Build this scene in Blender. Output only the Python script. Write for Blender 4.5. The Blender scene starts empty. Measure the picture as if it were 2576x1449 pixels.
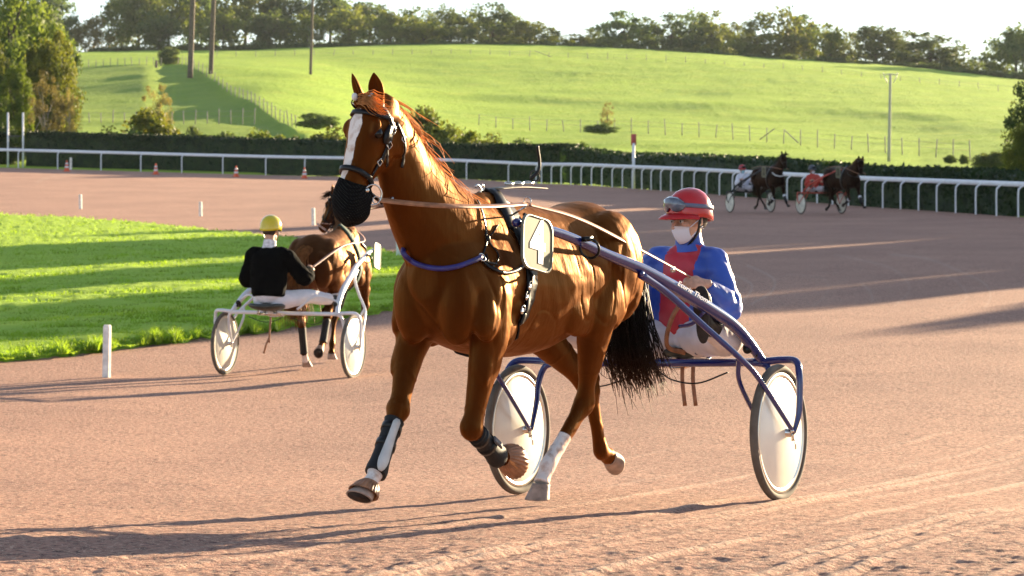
import bpy, math, random
import numpy as np
from mathutils import Vector, Matrix, Quaternion
from mathutils.bvhtree import BVHTree

# ------------------------------------------------------------------ camera, sky, sun, exposure
SC = bpy.context.scene
COL = SC.collection
FPX = 6430.0          # focal length in pixels of a 2576 x 1449 frame
HC = 1.93             # camera height
YH = 338.0            # horizon row in that frame
cam_data = bpy.data.cameras.new("camera")
cam = bpy.data.objects.new("camera", cam_data)
COL.objects.link(cam)
cam.location = (0, 0, HC)
cam.rotation_euler = (math.radians(90), 0, 0)
cam_data.sensor_width = 36
cam_data.lens = 36 * FPX / 2576
cam_data.shift_y = -(724.5 - YH) / 2576
cam_data.clip_end = 6000
cam_data.dof.use_dof = True
cam_data.dof.focus_distance = 12.3
cam_data.dof.aperture_fstop = 9.0
SC.camera = cam
SUN_EL = math.radians(8.0)
SUN_AZ = math.atan2(0.779, 0.6276)      # direction to the sun on the ground, from +x
W = bpy.data.worlds.new("World"); SC.world = W
W.use_nodes = True
nt = W.node_tree
bg = nt.nodes["Background"]
sky = nt.nodes.new("ShaderNodeTexSky")
sky.sky_type = 'NISHITA'; sky.sun_disc = False
sky.sun_elevation = SUN_EL
sky.sun_rotation = math.pi / 2 - SUN_AZ
sky.air_density = 1.0; sky.dust_density = 0.0; sky.ozone_density = 3.0
hsv = nt.nodes.new("ShaderNodeHueSaturation"); hsv.inputs["Saturation"].default_value = 0.42
nt.links.new(sky.outputs[0], hsv.inputs["Color"]); tint = nt.nodes.new("ShaderNodeMix"); tint.data_type = 'RGBA'; tint.blend_type = 'MULTIPLY'; tint.inputs["Factor"].default_value = 1; tint.inputs["B"].default_value = (0.93, 1.0, 1.10, 1)
nt.links.new(hsv.outputs[0], tint.inputs["A"]); nt.links.new(tint.outputs["Result"], bg.inputs[0])
bg.inputs[1].default_value = 0.072
sl = bpy.data.lights.new("sun", 'SUN'); sl.energy = 5.0; sl.angle = math.radians(0.5)
sl.color = (1.0, 0.78, 0.50)
sun = bpy.data.objects.new("sun", sl); COL.objects.link(sun)
SUNV = Vector((math.cos(SUN_AZ) * math.cos(SUN_EL), math.sin(SUN_AZ) * math.cos(SUN_EL), math.sin(SUN_EL)))
sun.rotation_euler = SUNV.to_track_quat('Z', 'Y').to_euler()
SC.view_settings.view_transform = 'Standard'
SC.view_settings.look = 'None'
SC.view_settings.exposure = 2.1
SC.view_settings.gamma = 1.0
SC.render.engine = 'CYCLES'
SC.cycles.max_bounces = 6
SC.cycles.transparent_max_bounces = 8
SC.cycles.use_denoising = True

RND = random.Random(7)
NR = np.random.default_rng(11)

# ------------------------------------------------------------------ helpers
def tag(o, label=None, cat=None, group=None, kind=None):
    if label: o["label"] = label
    if cat: o["category"] = cat
    if group: o["group"] = group
    if kind: o["kind"] = kind
    return o

def empty(name, parent=None, mat=None):
    o = bpy.data.objects.new(name, None); COL.objects.link(o)
    o.empty_display_size = 0.2
    if mat is not None: o.matrix_world = mat
    if parent: o.parent = parent
    return o

def link(name, me, parent=None):
    o = bpy.data.objects.new(name, me); COL.objects.link(o)
    if parent: o.parent = parent
    return o

def copy_tree(o, parent=None):
    c = o.copy(); COL.objects.link(c)
    c.parent = parent
    for ch in list(o.children): copy_tree(ch, c)
    return c

def px3(px, py, D):
    return Vector(((px - 1288) * D / FPX, D, HC - (py - YH) * D / FPX))

def catmull(pts, n):
    """pts: list of equal-length tuples; returns n samples of a Catmull-Rom curve through them."""
    P = np.array(pts, float)
    if len(P) == 2:
        t = np.linspace(0, 1, n)[:, None]
        return P[0] * (1 - t) + P[1] * t
    Q = np.vstack([2 * P[0] - P[1], P, 2 * P[-1] - P[-2]])
    m = len(P) - 1
    out = []
    for u in np.linspace(0, m, n):
        i = min(int(u), m - 1); t = u - i
        p0, p1, p2, p3 = Q[i], Q[i + 1], Q[i + 2], Q[i + 3]
        out.append(0.5 * (2 * p1 + (p2 - p0) * t + (2 * p0 - 5 * p1 + 4 * p2 - p3) * t * t + (3 * p1 - p0 - 3 * p2 + p3) * t ** 3))
    return np.array(out)

class MB:
    """Collects faces into one mesh."""
    def __init__(s): s.v = []; s.f = []; s.m = []
    def add(s, vs, fs, mi=0):
        b = len(s.v)
        s.v.extend([tuple(x) for x in vs])
        s.f.extend([tuple(i + b for i in f) for f in fs]); s.m.extend([mi] * len(fs))
        return s
    def loft(s, rings, mi=0, cap=True):
        n = len(rings[0]); vs = [p for r in rings for p in r]; fs = []
        for i in range(len(rings) - 1):
            for j in range(n):
                k = (j + 1) % n
                fs.append((i * n + j, i * n + k, (i + 1) * n + k, (i + 1) * n + j))
        if cap:
            fs.append(tuple(range(n - 1, -1, -1))); fs.append(tuple((len(rings) - 1) * n + j for j in range(n)))
        return s.add(vs, fs, mi)
    def tube(s, pts, r, n=8, mi=0, samples=None, ref=None, cap=True):
        """pts: 3-D points; r: one radius, or a list of radii or (r_side, r_front) pairs. ref: side direction for oval sections."""
        if not hasattr(r, '__len__'): r = [r] * len(pts)
        rr = [(x, x) if not hasattr(x, '__len__') else x for x in r]
        rows = [tuple(p) + tuple(q) for p, q in zip(pts, rr)]
        if samples and len(pts) > 1: A = catmull(rows, samples)
        else: A = np.array(rows, float)
        C = A[:, :3]; R = np.maximum(A[:, 3:5], 1e-4)
        T = np.gradient(C, axis=0) if len(C) > 1 else np.array([[0, 0, 1.]])
        rings = []; prev = None
        for c, t, q in zip(C, T, R):
            t = Vector(t)
            if t.length < 1e-9: t = Vector((0, 0, 1))
            t.normalize()
            if ref is not None: x = Vector(ref)
            elif prev is not None: x = prev
            else: x = Vector((0, 0, 1)) if abs(t.z) < 0.9 else Vector((1, 0, 0))
            x = x - t * x.dot(t)
            if x.length < 1e-6: x = t.orthogonal()
            x.normalize(); prev = x
            y = t.cross(x)
            rings.append([Vector(c) + x * (q[0] * math.cos(a)) + y * (q[1] * math.sin(a)) for a in [2 * math.pi * j / n for j in range(n)]])
        return s.loft(rings, mi, cap)
    def ell(s, c, r, rot=None, n=16, m=10, mi=0):
        vs = []; fs = []
        M = rot if rot is not None else Matrix.Identity(3)
        c = Vector(c)
        vs.append(c + M @ Vector((0, 0, r[2])))
        for i in range(1, m):
            th = math.pi * i / m
            for j in range(n):
                ph = 2 * math.pi * j / n
                vs.append(c + M @ Vector((r[0] * math.sin(th) * math.cos(ph), r[1] * math.sin(th) * math.sin(ph), r[2] * math.cos(th))))
        vs.append(c + M @ Vector((0, 0, -r[2])))
        for j in range(n):
            fs.append((0, 1 + j, 1 + (j + 1) % n))
            for i in range(m - 2):
                a = 1 + i * n
                fs.append((a + j, a + n + j, a + n + (j + 1) % n, a + (j + 1) % n))
            a = 1 + (m - 2) * n
            fs.append((a + j, len(vs) - 1, a + (j + 1) % n))
        return s.add(vs, fs, mi)
    def box(s, c, h, rot=None, mi=0):
        M = rot if rot is not None else Matrix.Identity(3)
        c = Vector(c)
        vs = [c + M @ Vector((sx * h[0], sy * h[1], sz * h[2])) for sx in (-1, 1) for sy in (-1, 1) for sz in (-1, 1)]
        return s.add(vs, [(0, 1, 3, 2), (4, 6, 7, 5), (0, 4, 5, 1), (2, 3, 7, 6), (0, 2, 6, 4), (1, 5, 7, 3)], mi)
    def band(s, pts, nors, w, th, mi=0, closed=False):
        """flat strap through pts, its broad face towards nors."""
        rings = []; n = len(pts)
        ws = w if hasattr(w, '__len__') else [w] * n
        for i in range(n):
            p = Vector(pts[i]); a = Vector(pts[(i + 1) % n if closed else min(i + 1, n - 1)]) - Vector(pts[(i - 1) % n if closed else max(i - 1, 0)])
            a.normalize(); nn = Vector(nors[i]).normalized(); sd = a.cross(nn)
            if sd.length < 1e-6: sd = a.orthogonal()
            sd.normalize(); nn = sd.cross(a); h = ws[i] / 2
            rings.append([p + sd * h, p + sd * h + nn * th, p - sd * h + nn * th, p - sd * h])
        if closed: rings.append(rings[0])
        return s.loft(rings, mi, cap=not closed)
    def torus(s, c, ax, R, r, n=28, k=8, mi=0, arc=1.0):
        ax = Vector(ax).normalized(); x = ax.orthogonal().normalized(); y = ax.cross(x); c = Vector(c)
        pts = [c + (x * math.cos(t) + y * math.sin(t)) * R for t in [2 * math.pi * arc * i / n for i in range(n + 1)]]
        rings = []
        for i, p in enumerate(pts):
            o = (p - c).normalized()
            rings.append([p + o * (r * math.cos(a)) + ax * (r * math.sin(a)) for a in [2 * math.pi * j / k for j in range(k)]])
        return s.loft(rings, mi, cap=arc < 1)
    def lathe(s, c, ax, prof, n=32, mi=0, cap=True):
        """prof: list of (distance along axis, radius)."""
        ax = Vector(ax).normalized(); x = ax.orthogonal().normalized(); y = ax.cross(x); c = Vector(c)
        rings = [[c + ax * h + (x * math.cos(t) + y * math.sin(t)) * r for t in [2 * math.pi * j / n for j in range(n)]] for h, r in prof]
        return s.loft(rings, mi, cap)
    def mesh(s, name, mats=(), smooth=True):
        me = bpy.data.meshes.new(name)
        me.from_pydata([tuple(v) for v in s.v], [], s.f)
        for m in (mats if hasattr(mats, '__len__') else [mats]): me.materials.append(m)
        if any(s.m): me.polygons.foreach_set("material_index", s.m)
        if smooth: me.polygons.foreach_set("use_smooth", [True] * len(me.polygons))
        me.update(); return me
    def build(s, name, mats=(), parent=None, smooth=True):
        return link(name, s.mesh(name, mats, smooth), parent)

def fast_mesh(name, V, Fq, mat=None, smooth=True):
    """V: (n,3) array; Fq: (m,k) array of equal-sided faces."""
    me = bpy.data.meshes.new(name)
    V = np.asarray(V, np.float32); Fq = np.asarray(Fq, np.int32); k = Fq.shape[1]
    me.vertices.add(len(V)); me.vertices.foreach_set("co", V.ravel())
    me.loops.add(Fq.size); me.loops.foreach_set("vertex_index", Fq.ravel())
    me.polygons.add(len(Fq)); me.polygons.foreach_set("loop_start", np.arange(0, Fq.size, k, dtype=np.int32))
    me.polygons.foreach_set("use_smooth", np.full(len(Fq), smooth))
    if mat:
        for m in (mat if isinstance(mat, (list, tuple)) else [mat]): me.materials.append(m)
    me.update(calc_edges=True); me.validate()
    return me

def remesh(mb, voxel, iters=6, factor=0.5, name="skin"):
    me = mb.mesh(name)
    o = bpy.data.objects.new("tmp", me); COL.objects.link(o)
    m = o.modifiers.new("r", 'REMESH'); m.mode = 'VOXEL'; m.voxel_size = voxel; m.use_smooth_shade = True
    if iters:
        s = o.modifiers.new("s", 'SMOOTH'); s.factor = factor; s.iterations = iters
    dg = bpy.context.evaluated_depsgraph_get()
    out = bpy.data.meshes.new_from_object(o.evaluated_get(dg))
    out.name = name
    bpy.data.objects.remove(o); bpy.data.meshes.remove(me)
    out.materials.clear()
    out.polygons.foreach_set("use_smooth", [True] * len(out.polygons))
    return out

def verts_of(me):
    a = np.empty(len(me.vertices) * 3, np.float32); me.vertices.foreach_get("co", a); return a.reshape(-1, 3)

def normals_of(me):
    a = np.empty(len(me.vertices) * 3, np.float32); me.vertices.foreach_get("normal", a); return a.reshape(-1, 3)

def set_verts(me, V):
    me.vertices.foreach_set("co", np.asarray(V, np.float32).ravel()); me.update()

def attr(me, name, vals):
    a = me.attributes.new(name, 'FLOAT', 'POINT'); a.data.foreach_set("value", np.asarray(vals, np.float32))

def bvh_of(me):
    V = [tuple(v.co) for v in me.vertices]
    return BVHTree.FromPolygons(V, [tuple(p.vertices) for p in me.polygons])

def join_mesh(me, mb):
    """append mb's faces to an existing mesh, keeping one mesh."""
    V = verts_of(me); n = len(V)
    v = [tuple(x) for x in V] + [tuple(x) for x in mb.v]
    f = [tuple(p.vertices) for p in me.polygons] + [tuple(i + n for i in q) for q in mb.f]
    out = bpy.data.meshes.new(me.name)
    out.from_pydata(v, [], f)
    out.polygons.foreach_set("use_smooth", [True] * len(out.polygons)); out.update()
    bpy.data.meshes.remove(me)
    return out

# value noise
_perm = NR.random((64, 64, 4)).astype(np.float32)
def vn(x, y, ch=0):
    xi = np.floor(x).astype(int); yi = np.floor(y).astype(int)
    fx = x - xi; fy = y - yi
    fx = fx * fx * (3 - 2 * fx); fy = fy * fy * (3 - 2 * fy)
    g = lambda a, b: _perm[a & 63, b & 63, ch]
    return (g(xi, yi) * (1 - fx) * (1 - fy) + g(xi + 1, yi) * fx * (1 - fy) + g(xi, yi + 1) * (1 - fx) * fy + g(xi + 1, yi + 1) * fx * fy) * 2 - 1
def vn3(P, s, ch=0):
    x, y, z = P[:, 0] * s, P[:, 1] * s, P[:, 2] * s
    return (vn(x + 3.1, y + z * 0.71, ch) + vn(y + 17.3, z - x * 0.37, (ch + 1) % 4) + vn(z + 9.7, x + y * 0.53, (ch + 2) % 4)) / 3

# ------------------------------------------------------------------ materials
def mat(name, col=(0.5, 0.5, 0.5), rough=0.6, metal=0.0, spec=0.5, noise=None, bump=None, coat=0.0, sheen=0.0, trans=0.0, obj_rand=0.0, coords='Object', col2=None):
    """Principled material. noise = (scale, amount) brightness mottling; col2 blends in by the same noise; bump = (scale, strength, distance)."""
    m = bpy.data.materials.new(name); m.use_nodes = True
    t = m.node_tree; N = t.nodes; p = N["Principled BSDF"]
    p.inputs["Base Color"].default_value = (*col, 1); p.inputs["Roughness"].default_value = rough
    p.inputs["Metallic"].default_value = metal; p.inputs["Specular IOR Level"].default_value = spec
    if coat: p.inputs["Coat Weight"].default_value = coat; p.inputs["Coat Roughness"].default_value = 0.08
    if sheen: p.inputs["Sheen Weight"].default_value = sheen; p.inputs["Sheen Roughness"].default_value = 0.4
    tc = N.new("ShaderNodeTexCoord")
    csock = None
    if noise:
        nz = N.new("ShaderNodeTexNoise"); nz.inputs["Scale"].default_value = noise[0]; nz.inputs["Detail"].default_value = 5
        t.links.new(tc.outputs[coords], nz.inputs["Vector"])
        mx = N.new("ShaderNodeMix"); mx.data_type = 'RGBA'
        c2 = col2 if col2 else tuple(c * (1 - noise[1]) for c in col)
        c1 = col if col2 else tuple(min(1, c * (1 + noise[1] * 0.6)) for c in col)
        mx.inputs["A"].default_value = (*c1, 1); mx.inputs["B"].default_value = (*c2, 1)
        rm = N.new("ShaderNodeMapRange"); rm.inputs["From Min"].default_value = 0.35; rm.inputs["From Max"].default_value = 0.65
        t.links.new(nz.outputs["Fac"], rm.inputs["Value"]); t.links.new(rm.outputs[0], mx.inputs["Factor"])
        csock = mx.outputs["Result"]
    if obj_rand:
        oi = N.new("ShaderNodeObjectInfo"); hs = N.new("ShaderNodeHueSaturation")
        mr = N.new("ShaderNodeMapRange"); mr.inputs["To Min"].default_value = 1 - obj_rand; mr.inputs["To Max"].default_value = 1 + obj_rand
        t.links.new(oi.outputs["Random"], mr.inputs["Value"]); t.links.new(mr.outputs[0], hs.inputs["Value"])
        mh = N.new("ShaderNodeMapRange"); mh.inputs["To Min"].default_value = 0.5 - obj_rand * 0.08; mh.inputs["To Max"].default_value = 0.5 + obj_rand * 0.06
        ml = N.new("ShaderNodeMath"); ml.operation = 'FRACT'; mm = N.new("ShaderNodeMath"); mm.operation = 'MULTIPLY'; mm.inputs[1].default_value = 7.31
        t.links.new(oi.outputs["Random"], mm.inputs[0]); t.links.new(mm.outputs[0], ml.inputs[0]); t.links.new(ml.outputs[0], mh.inputs["Value"]); t.links.new(mh.outputs[0], hs.inputs["Hue"])
        if csock: t.links.new(csock, hs.inputs["Color"])
        else: hs.inputs["Color"].default_value = (*col, 1)
        csock = hs.outputs["Color"]
    if csock: t.links.new(csock, p.inputs["Base Color"])
    if bump:
        nb = N.new("ShaderNodeTexNoise"); nb.inputs["Scale"].default_value = bump[0]; nb.inputs["Detail"].default_value = 4
        t.links.new(tc.outputs[coords], nb.inputs["Vector"])
        b = N.new("ShaderNodeBump"); b.inputs["Strength"].default_value = bump[1]; b.inputs["Distance"].default_value = bump[2]
        t.links.new(nb.outputs["Fac"], b.inputs["Height"]); t.links.new(b.outputs[0], p.inputs["Normal"])
    if trans:
        tr = N.new("ShaderNodeBsdfTranslucent"); tr.inputs["Color"].default_value = (min(1, col[0] * 1.5), min(1, col[1] * 1.4), col[2] * 0.7, 1)
        if csock:
            mu = N.new("ShaderNodeMix"); mu.data_type = 'RGBA'; mu.blend_type = 'MULTIPLY'; mu.inputs["Factor"].default_value = 1
            mu.inputs["B"].default_value = (1.5, 1.35, 0.7, 1); t.links.new(csock, mu.inputs["A"]); t.links.new(mu.outputs["Result"], tr.inputs["Color"])
        ms = N.new("ShaderNodeMixShader"); ms.inputs[0].default_value = trans
        t.links.new(p.outputs[0], ms.inputs[1]); t.links.new(tr.outputs[0], ms.inputs[2]); t.links.new(ms.outputs[0], N["Material Output"].inputs["Surface"])
    return m
# ------------------------------------------------------------------ terrain
class TPS:
    def __init__(s, U, V, Z, reg=1e-4):
        U = np.array(U, float); V = np.array(V, float); Z = np.array(Z, float); n = len(U)
        K = s.k(np.hypot(U[:, None] - U[None], V[:, None] - V[None])) + reg * np.eye(n)
        P = np.c_[np.ones(n), U, V]
        A = np.zeros((n + 3, n + 3)); A[:n, :n] = K; A[:n, n:] = P; A[n:, :n] = P.T
        s.w = np.linalg.solve(A, np.r_[Z, 0, 0, 0]); s.U, s.V = U, V
    @staticmethod
    def k(r): return np.where(r > 1e-9, r * r * np.log(np.maximum(r, 1e-9)), 0)
    def __call__(s, u, v):
        u = np.asarray(u, float); v = np.asarray(v, float)
        out = s.w[-3] + s.w[-2] * u + s.w[-1] * v
        for i in range(len(s.U)): out = out + s.w[i] * s.k(np.hypot(u - s.U[i], v - s.V[i]))
        return out

RAILP = [(-2500, 405, 200), (-900, 405, 163), (-400, 412, 156), (0, 422, 150), (461, 435, 147), (770, 443, 145), (1178, 451, 142.5), (1340, 461, 140), (1450, 465, 133),
         (1600, 475, 124), (1700, 482, 117), (1830, 492, 110.5), (1990, 505, 103), (2160, 519, 96), (2400, 535, 87.5), (2545, 545, 83), (2800, 560, 76), (3300, 590, 66), (5200, 700, 48)]
_rx = np.array([p[0] for p in RAILP], float); _rd = np.array([p[2] for p in RAILP], float)
def rail_D(px): return np.interp(px, _rx, _rd)

near_pts = [(1960, 1258, 13.5), (1295, 1246, 14.25), (1288, 1449, 8.9), (0, 1449, 9.0), (2576, 1449, 8.85), (-1500, 1449, 9.2), (4000, 1449, 8.8), (0, 1335, 11.5), (2576, 1313, 11.5), (0, 1218, 16), (2576, 1198, 16), (-1500, 1240, 16), (4000, 1190, 16), (1288, 2100, 5.35), (-3000, 2100, 5.35), (5000, 2100, 5.3),
            (1288, 2600, 4.1), (-4000, 2600, 4.1), (6000, 2600, 4.1),
            (557, 947, 28.9), (893, 946, 28.7), (268, 950, 28.4), (-600, 965, 27.5), (1700, 930, 27.5), (2576, 905, 27.5), (4000, 900, 26),
            (2000, 700, 46.5), (2576, 690, 46), (4200, 690, 45), (1300, 700, 47), (400, 735, 45),
            (789, 566, 86), (505, 545, 93), (203, 527, 98), (-700, 510, 105), (1400, 575, 74), (2200, 570, 74), (1835, 537, 88)]
near_pts += [p for p in RAILP if -1500 < p[0] < 3500]
_t1 = TPS([p[0] / 1500 for p in near_pts], [math.log(p[2]) for p in near_pts], [HC - (p[1] - YH) * p[2] / FPX for p in near_pts])
far_pts = [(p[0], p[1], p[2]) for p in RAILP] + [
    (-1500, 345, 330), (-1500, 170, 480), (-1500, 120, 620),
    (100, 335, 220), (300, 305, 280), (634, 303, 275), (735, 312, 262), (300, 240, 340), (300, 165, 420), (200, 133, 560), (425, 160, 425), (560, 225, 345), (640, 262, 300), (480, 187, 372), (782, 190, 385), (700, 215, 350),
    (1250, 318, 315), (1590, 329, 300), (1800, 341, 285), (2150, 372, 255), (2400, 392, 235), (2236, 397, 205), (2576, 402, 220), (3300, 420, 190),
    (1000, 215, 420), (1288, 217, 430), (1700, 232, 425), (2050, 250, 410), (2400, 270, 390), (1288, 262, 370), (1700, 280, 360), (2000, 297, 345),
    (556, 142, 500), (900, 141, 500), (1150, 149, 490), (1345, 144, 505), (1677, 157, 500), (2024, 182, 490), (2374, 219, 470), (2560, 236, 455), (3300, 290, 400),
    (800, 122, 600), (1300, 118, 605), (1700, 133, 600), (2000, 155, 585), (2300, 173, 570), (2576, 202, 550), (3300, 250, 520), (5200, 330, 400),
    (200, 140, 800), (1300, 128, 850), (2000, 165, 820), (2576, 212, 780), (-1500, 140, 850), (4500, 280, 700),
    (200, 170, 2600), (1300, 165, 2600), (2576, 220, 2600), (-1500, 160, 2600), (4500, 260, 2600)]
_t2 = TPS([p[0] / 1500 for p in far_pts], [1.3 * math.log(p[2]) for p in far_pts], [HC - (p[1] - YH) * p[2] / FPX for p in far_pts], 1e-3)
def zpix(px, D):
    """terrain height where the direction px meets depth D."""
    px = np.asarray(px, float); D = np.asarray(D, float)
    d = np.clip((D - rail_D(px)) / 45.0, 0, 1); d = d * d * (3 - 2 * d)
    return _t1(px / 1500, np.log(np.minimum(D, 230))) * (1 - d) + _t2(px / 1500, 1.3 * np.log(np.maximum(D, 40))) * d
def zxy(x, y): return zpix(1288 + FPX * np.asarray(x, float) / np.asarray(y, float), y)
def ground_at(px, D): return Vector(((px - 1288) * D / FPX, D, float(zpix(px, D))))
def ground_D(px, py, lo=6.0, hi=160.0):
    px = np.asarray(px, float); py = np.asarray(py, float)
    a = np.full(px.shape, lo); b = np.full(px.shape, hi)
    for _ in range(40):
        m = (a + b) / 2; q = YH + (HC - zpix(px, m)) * FPX / m
        far = q < py
        b = np.where(far, m, b); a = np.where(far, a, m)
    return (a + b) / 2

# --- dirt track
def build_track():
    cols = np.r_[np.linspace(-4500, -260, 40), np.arange(-220, 2800, 3.2), np.linspace(2840, 7000, 40)]
    inv = np.r_[np.linspace(1 / 3.2, 1 / 8.3, 24)[:-1], np.linspace(1 / 8.3, 0, 660)]
    PX = np.repeat(cols[None], len(inv), 0)
    dr = rail_D(cols) + 0.25
    t = (1 / 3.2 - inv) / (1 / 3.2)
    iv = np.where(inv[:, None] > 1 / 8.3, inv[:, None], 1 / dr[None] + (inv[:, None] / (1 / 8.3)) * (1 / 8.3 - 1 / dr[None]))
    D = 1 / iv
    # coarse terrain lookup on a thinner grid, then linear interpolation
    ci = np.unique(np.r_[np.arange(0, len(cols), 8), len(cols) - 1]); ri = np.unique(np.r_[np.arange(0, len(inv), 6), len(inv) - 1])
    zc = zpix(PX[np.ix_(ri, ci)], D[np.ix_(ri, ci)])
    z1 = np.array([np.interp(np.arange(len(cols)), ci, r) for r in zc])
    Z = np.array([np.interp(np.arange(len(inv)), ri, z1[:, j]) for j in range(len(cols))]).T
    X = (PX - 1288) * D / FPX; Y = D
    step = D * D / (FPX * 2.0) * 1.9
    h = np.zeros_like(D)
    for lam, amp, ch in ((0.9, .008, 0), (0.33, .003, 1), (0.14, .0025, 2), (0.07, .0034, 3), (0.042, .0045, 0), (0.026, .0035, 1)):
        w = np.clip((lam - 1.6 * step) / (lam * 0.6), 0, 1)
        # slightly stretched across the run of the track, as harrowed dirt
        h += w * amp * vn((X * 1.0 + 0.35 * Y) / lam, (Y - 0.35 * X) / (lam * 0.8), ch)
    h += np.clip((.1 - step) / .1, 0, 1) * .008 * np.clip(vn(X / .09 + 5, Y / .09, 1) - .62, 0, 1)
    # wheel ruts and harrow ridges along the track
    s = X * .917 - Y * .40; q = X * .40 + Y * .917
    s2 = s + .05 * vn(q / 5, q * 0 + 2, 1) + .012 * vn(q / .5, q * 0 + 1, 1)
    ruts = np.zeros_like(D); pale = np.zeros_like(D)
    for c, wd, amp, cv in ((-2.0, .03, .4, .004), (-2.55, .028, .7, .004), (-2.68, .026, .5, .003), (-2.81, .03, .9, .004), (-2.93, .03, .8, .004), (-3.36, .028, .9, .003), (-3.72, .026, .6, .003), (-3.93, .03, 1.0, .003), (-4.05, .028, .8, .003), (-4.33, .03, .9, .002), (-4.94, .03, .8, .002), (-5.4, .028, .5, .002), (-6.3, .03, .4, .001), (-7.4, .03, .3, 0)):
        e = s2 - c - cv * (q - 8) ** 2 * .5
        k = amp * (0.62 + .5 * vn(q / 1.1, q * 0 + c * 3, 2))
        ruts += .012 * k * np.exp(-(e / wd) ** 2) - .008 * k * np.exp(-((e - wd * 2) / (wd * 1.2)) ** 2)
        pale = np.maximum(pale, np.clip(k, 0, 1) * np.exp(-(e / (wd * 1.0)) ** 2) * np.clip((22 - D) / 6, 0, 1))
    h += ruts * np.clip((30 - D) / 12, 0, 1)
    Z = Z + h * np.clip((D - 4) / 4, 0, 1)
    V = np.c_[X.ravel(), Y.ravel(), Z.ravel()]
    nr, nc = D.shape
    idx = np.arange(nr * nc).reshape(nr, nc)
    F = np.stack([idx[:-1, :-1], idx[:-1, 1:], idx[1:, 1:], idx[1:, :-1]], -1).reshape(-1, 4)
    # pale wheel marks on the bend
    mk = pale * 2.1
    def arc(pts, wd, amt):
        A = catmull(pts, 60)
        ax = np.interp(PX, [0], [0])
        pyy = YH + (HC - Z) * FPX / D
        near = (np.abs(PX - A[:, 0].mean()) < 420) & (np.abs(pyy - A[:, 1].mean()) < 260)
        i = np.where(near)
        d = np.full(len(i[0]), 1e9)
        for k in range(len(A) - 1):
            a0, b0 = A[k], A[k + 1]; ab = b0 - a0
            tt = np.clip(((PX[i] - a0[0]) * ab[0] + (pyy[i] - a0[1]) * ab[1]) / max(ab @ ab, 1e-9), 0, 1)
            d = np.minimum(d, np.hypot(PX[i] - a0[0] - tt * ab[0], pyy[i] - a0[1] - tt * ab[1]))
        mk[i] = np.maximum(mk[i], amt * np.clip(1.3 - d / wd, 0, 1))
    arc([(1880, 668), (1920, 685), (1948, 705), (1940, 735), (1890, 765)], 3.0, 1)
    arc([(1845, 690), (1890, 715), (1880, 745), (1845, 775)], 3.4, 1)
    arc([(2240, 640), (2330, 650), (2410, 680), (2475, 712), (2492, 745), (2478, 775)], 3.0, .7)
    arc([(2100, 640), (2230, 670), (2280, 705), (2285, 735), (2250, 770)], 3.0, .5)
    arc([(2170, 715), (2190, 735), (2195, 755)], 3.2, .8)
    arc([(1980, 690), (2070, 700), (2080, 740), (2030, 780)], 2.6, .4)
    arc([(2380, 690), (2420, 720), (2430, 750), (2390, 780)], 3, .5)
    arc([(90, 460), (120, 447), (190, 436)], 2.2, .8); arc([(140, 452), (175, 441), (230, 437)], 2.2, .5)
    m = mat("track_dirt", (0.40, 0.215, 0.15), 0.95, spec=0.15)
    t = m.node_tree; N = t.nodes; p = N["Principled BSDF"]
    geo = N.new("ShaderNodeNewGeometry")
    def noise(scale, det=4, rough=.6):
        n = N.new("ShaderNodeTexNoise"); n.inputs["Scale"].default_value = scale; n.inputs["Detail"].default_value = det; n.inputs["Roughness"].default_value = rough
        t.links.new(geo.outputs["Position"], n.inputs["Vector"]); return n
    def mixc(a, b, f, lo=.35, hi=.65):
        mx = N.new("ShaderNodeMix"); mx.data_type = 'RGBA'
        for s, k in ((a, "A"), (b, "B")):
            if isinstance(s, tuple): mx.inputs[k].default_value = (*s, 1)
            else: t.links.new(s, mx.inputs[k])
        r = N.new("ShaderNodeMapRange"); r.inputs[1].default_value = lo; r.inputs[2].default_value = hi
        t.links.new(f, r.inputs[0]); t.links.new(r.outputs[0], mx.inputs["Factor"]); return mx.outputs["Result"]
    c = mixc((0.59, 0.33, 0.243), (0.47, 0.26, 0.197), noise(0.35).outputs["Fac"])
    c = mixc(c, (0.085, 0.043, 0.042), noise(30, 4, .75).outputs["Fac"], .47, .61)
    c = mixc(c, (0.80, 0.56, 0.41), noise(60, 3, .75).outputs["Fac"], .52, .64)
    at = N.new("ShaderNodeAttribute"); at.attribute_name = "mark"
    c = mixc(c, (0.62, 0.47, 0.38), at.outputs["Fac"], 0, 3.2)
    t.links.new(c, p.inputs["Base Color"])
    b = N.new("ShaderNodeBump"); b.inputs["Strength"].default_value = .9; b.inputs["Distance"].default_value = .012
    nb = noise(58, 4, .75); t.links.new(nb.outputs["Fac"], b.inputs["Height"])
    b2 = N.new("ShaderNodeBump"); b2.inputs["Strength"].default_value = .85; b2.inputs["Distance"].default_value = .050
    n2 = noise(24, 5, .7); t.links.new(n2.outputs["Fac"], b2.inputs["Height"]); t.links.new(b.outputs[0], b2.inputs["Normal"])
    t.links.new(b2.outputs[0], p.inputs["Normal"])
    me = fast_mesh("track", V, F, m)
    attr(me, "mark", mk.ravel())
    tag(link("track", me), kind="structure")

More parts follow.
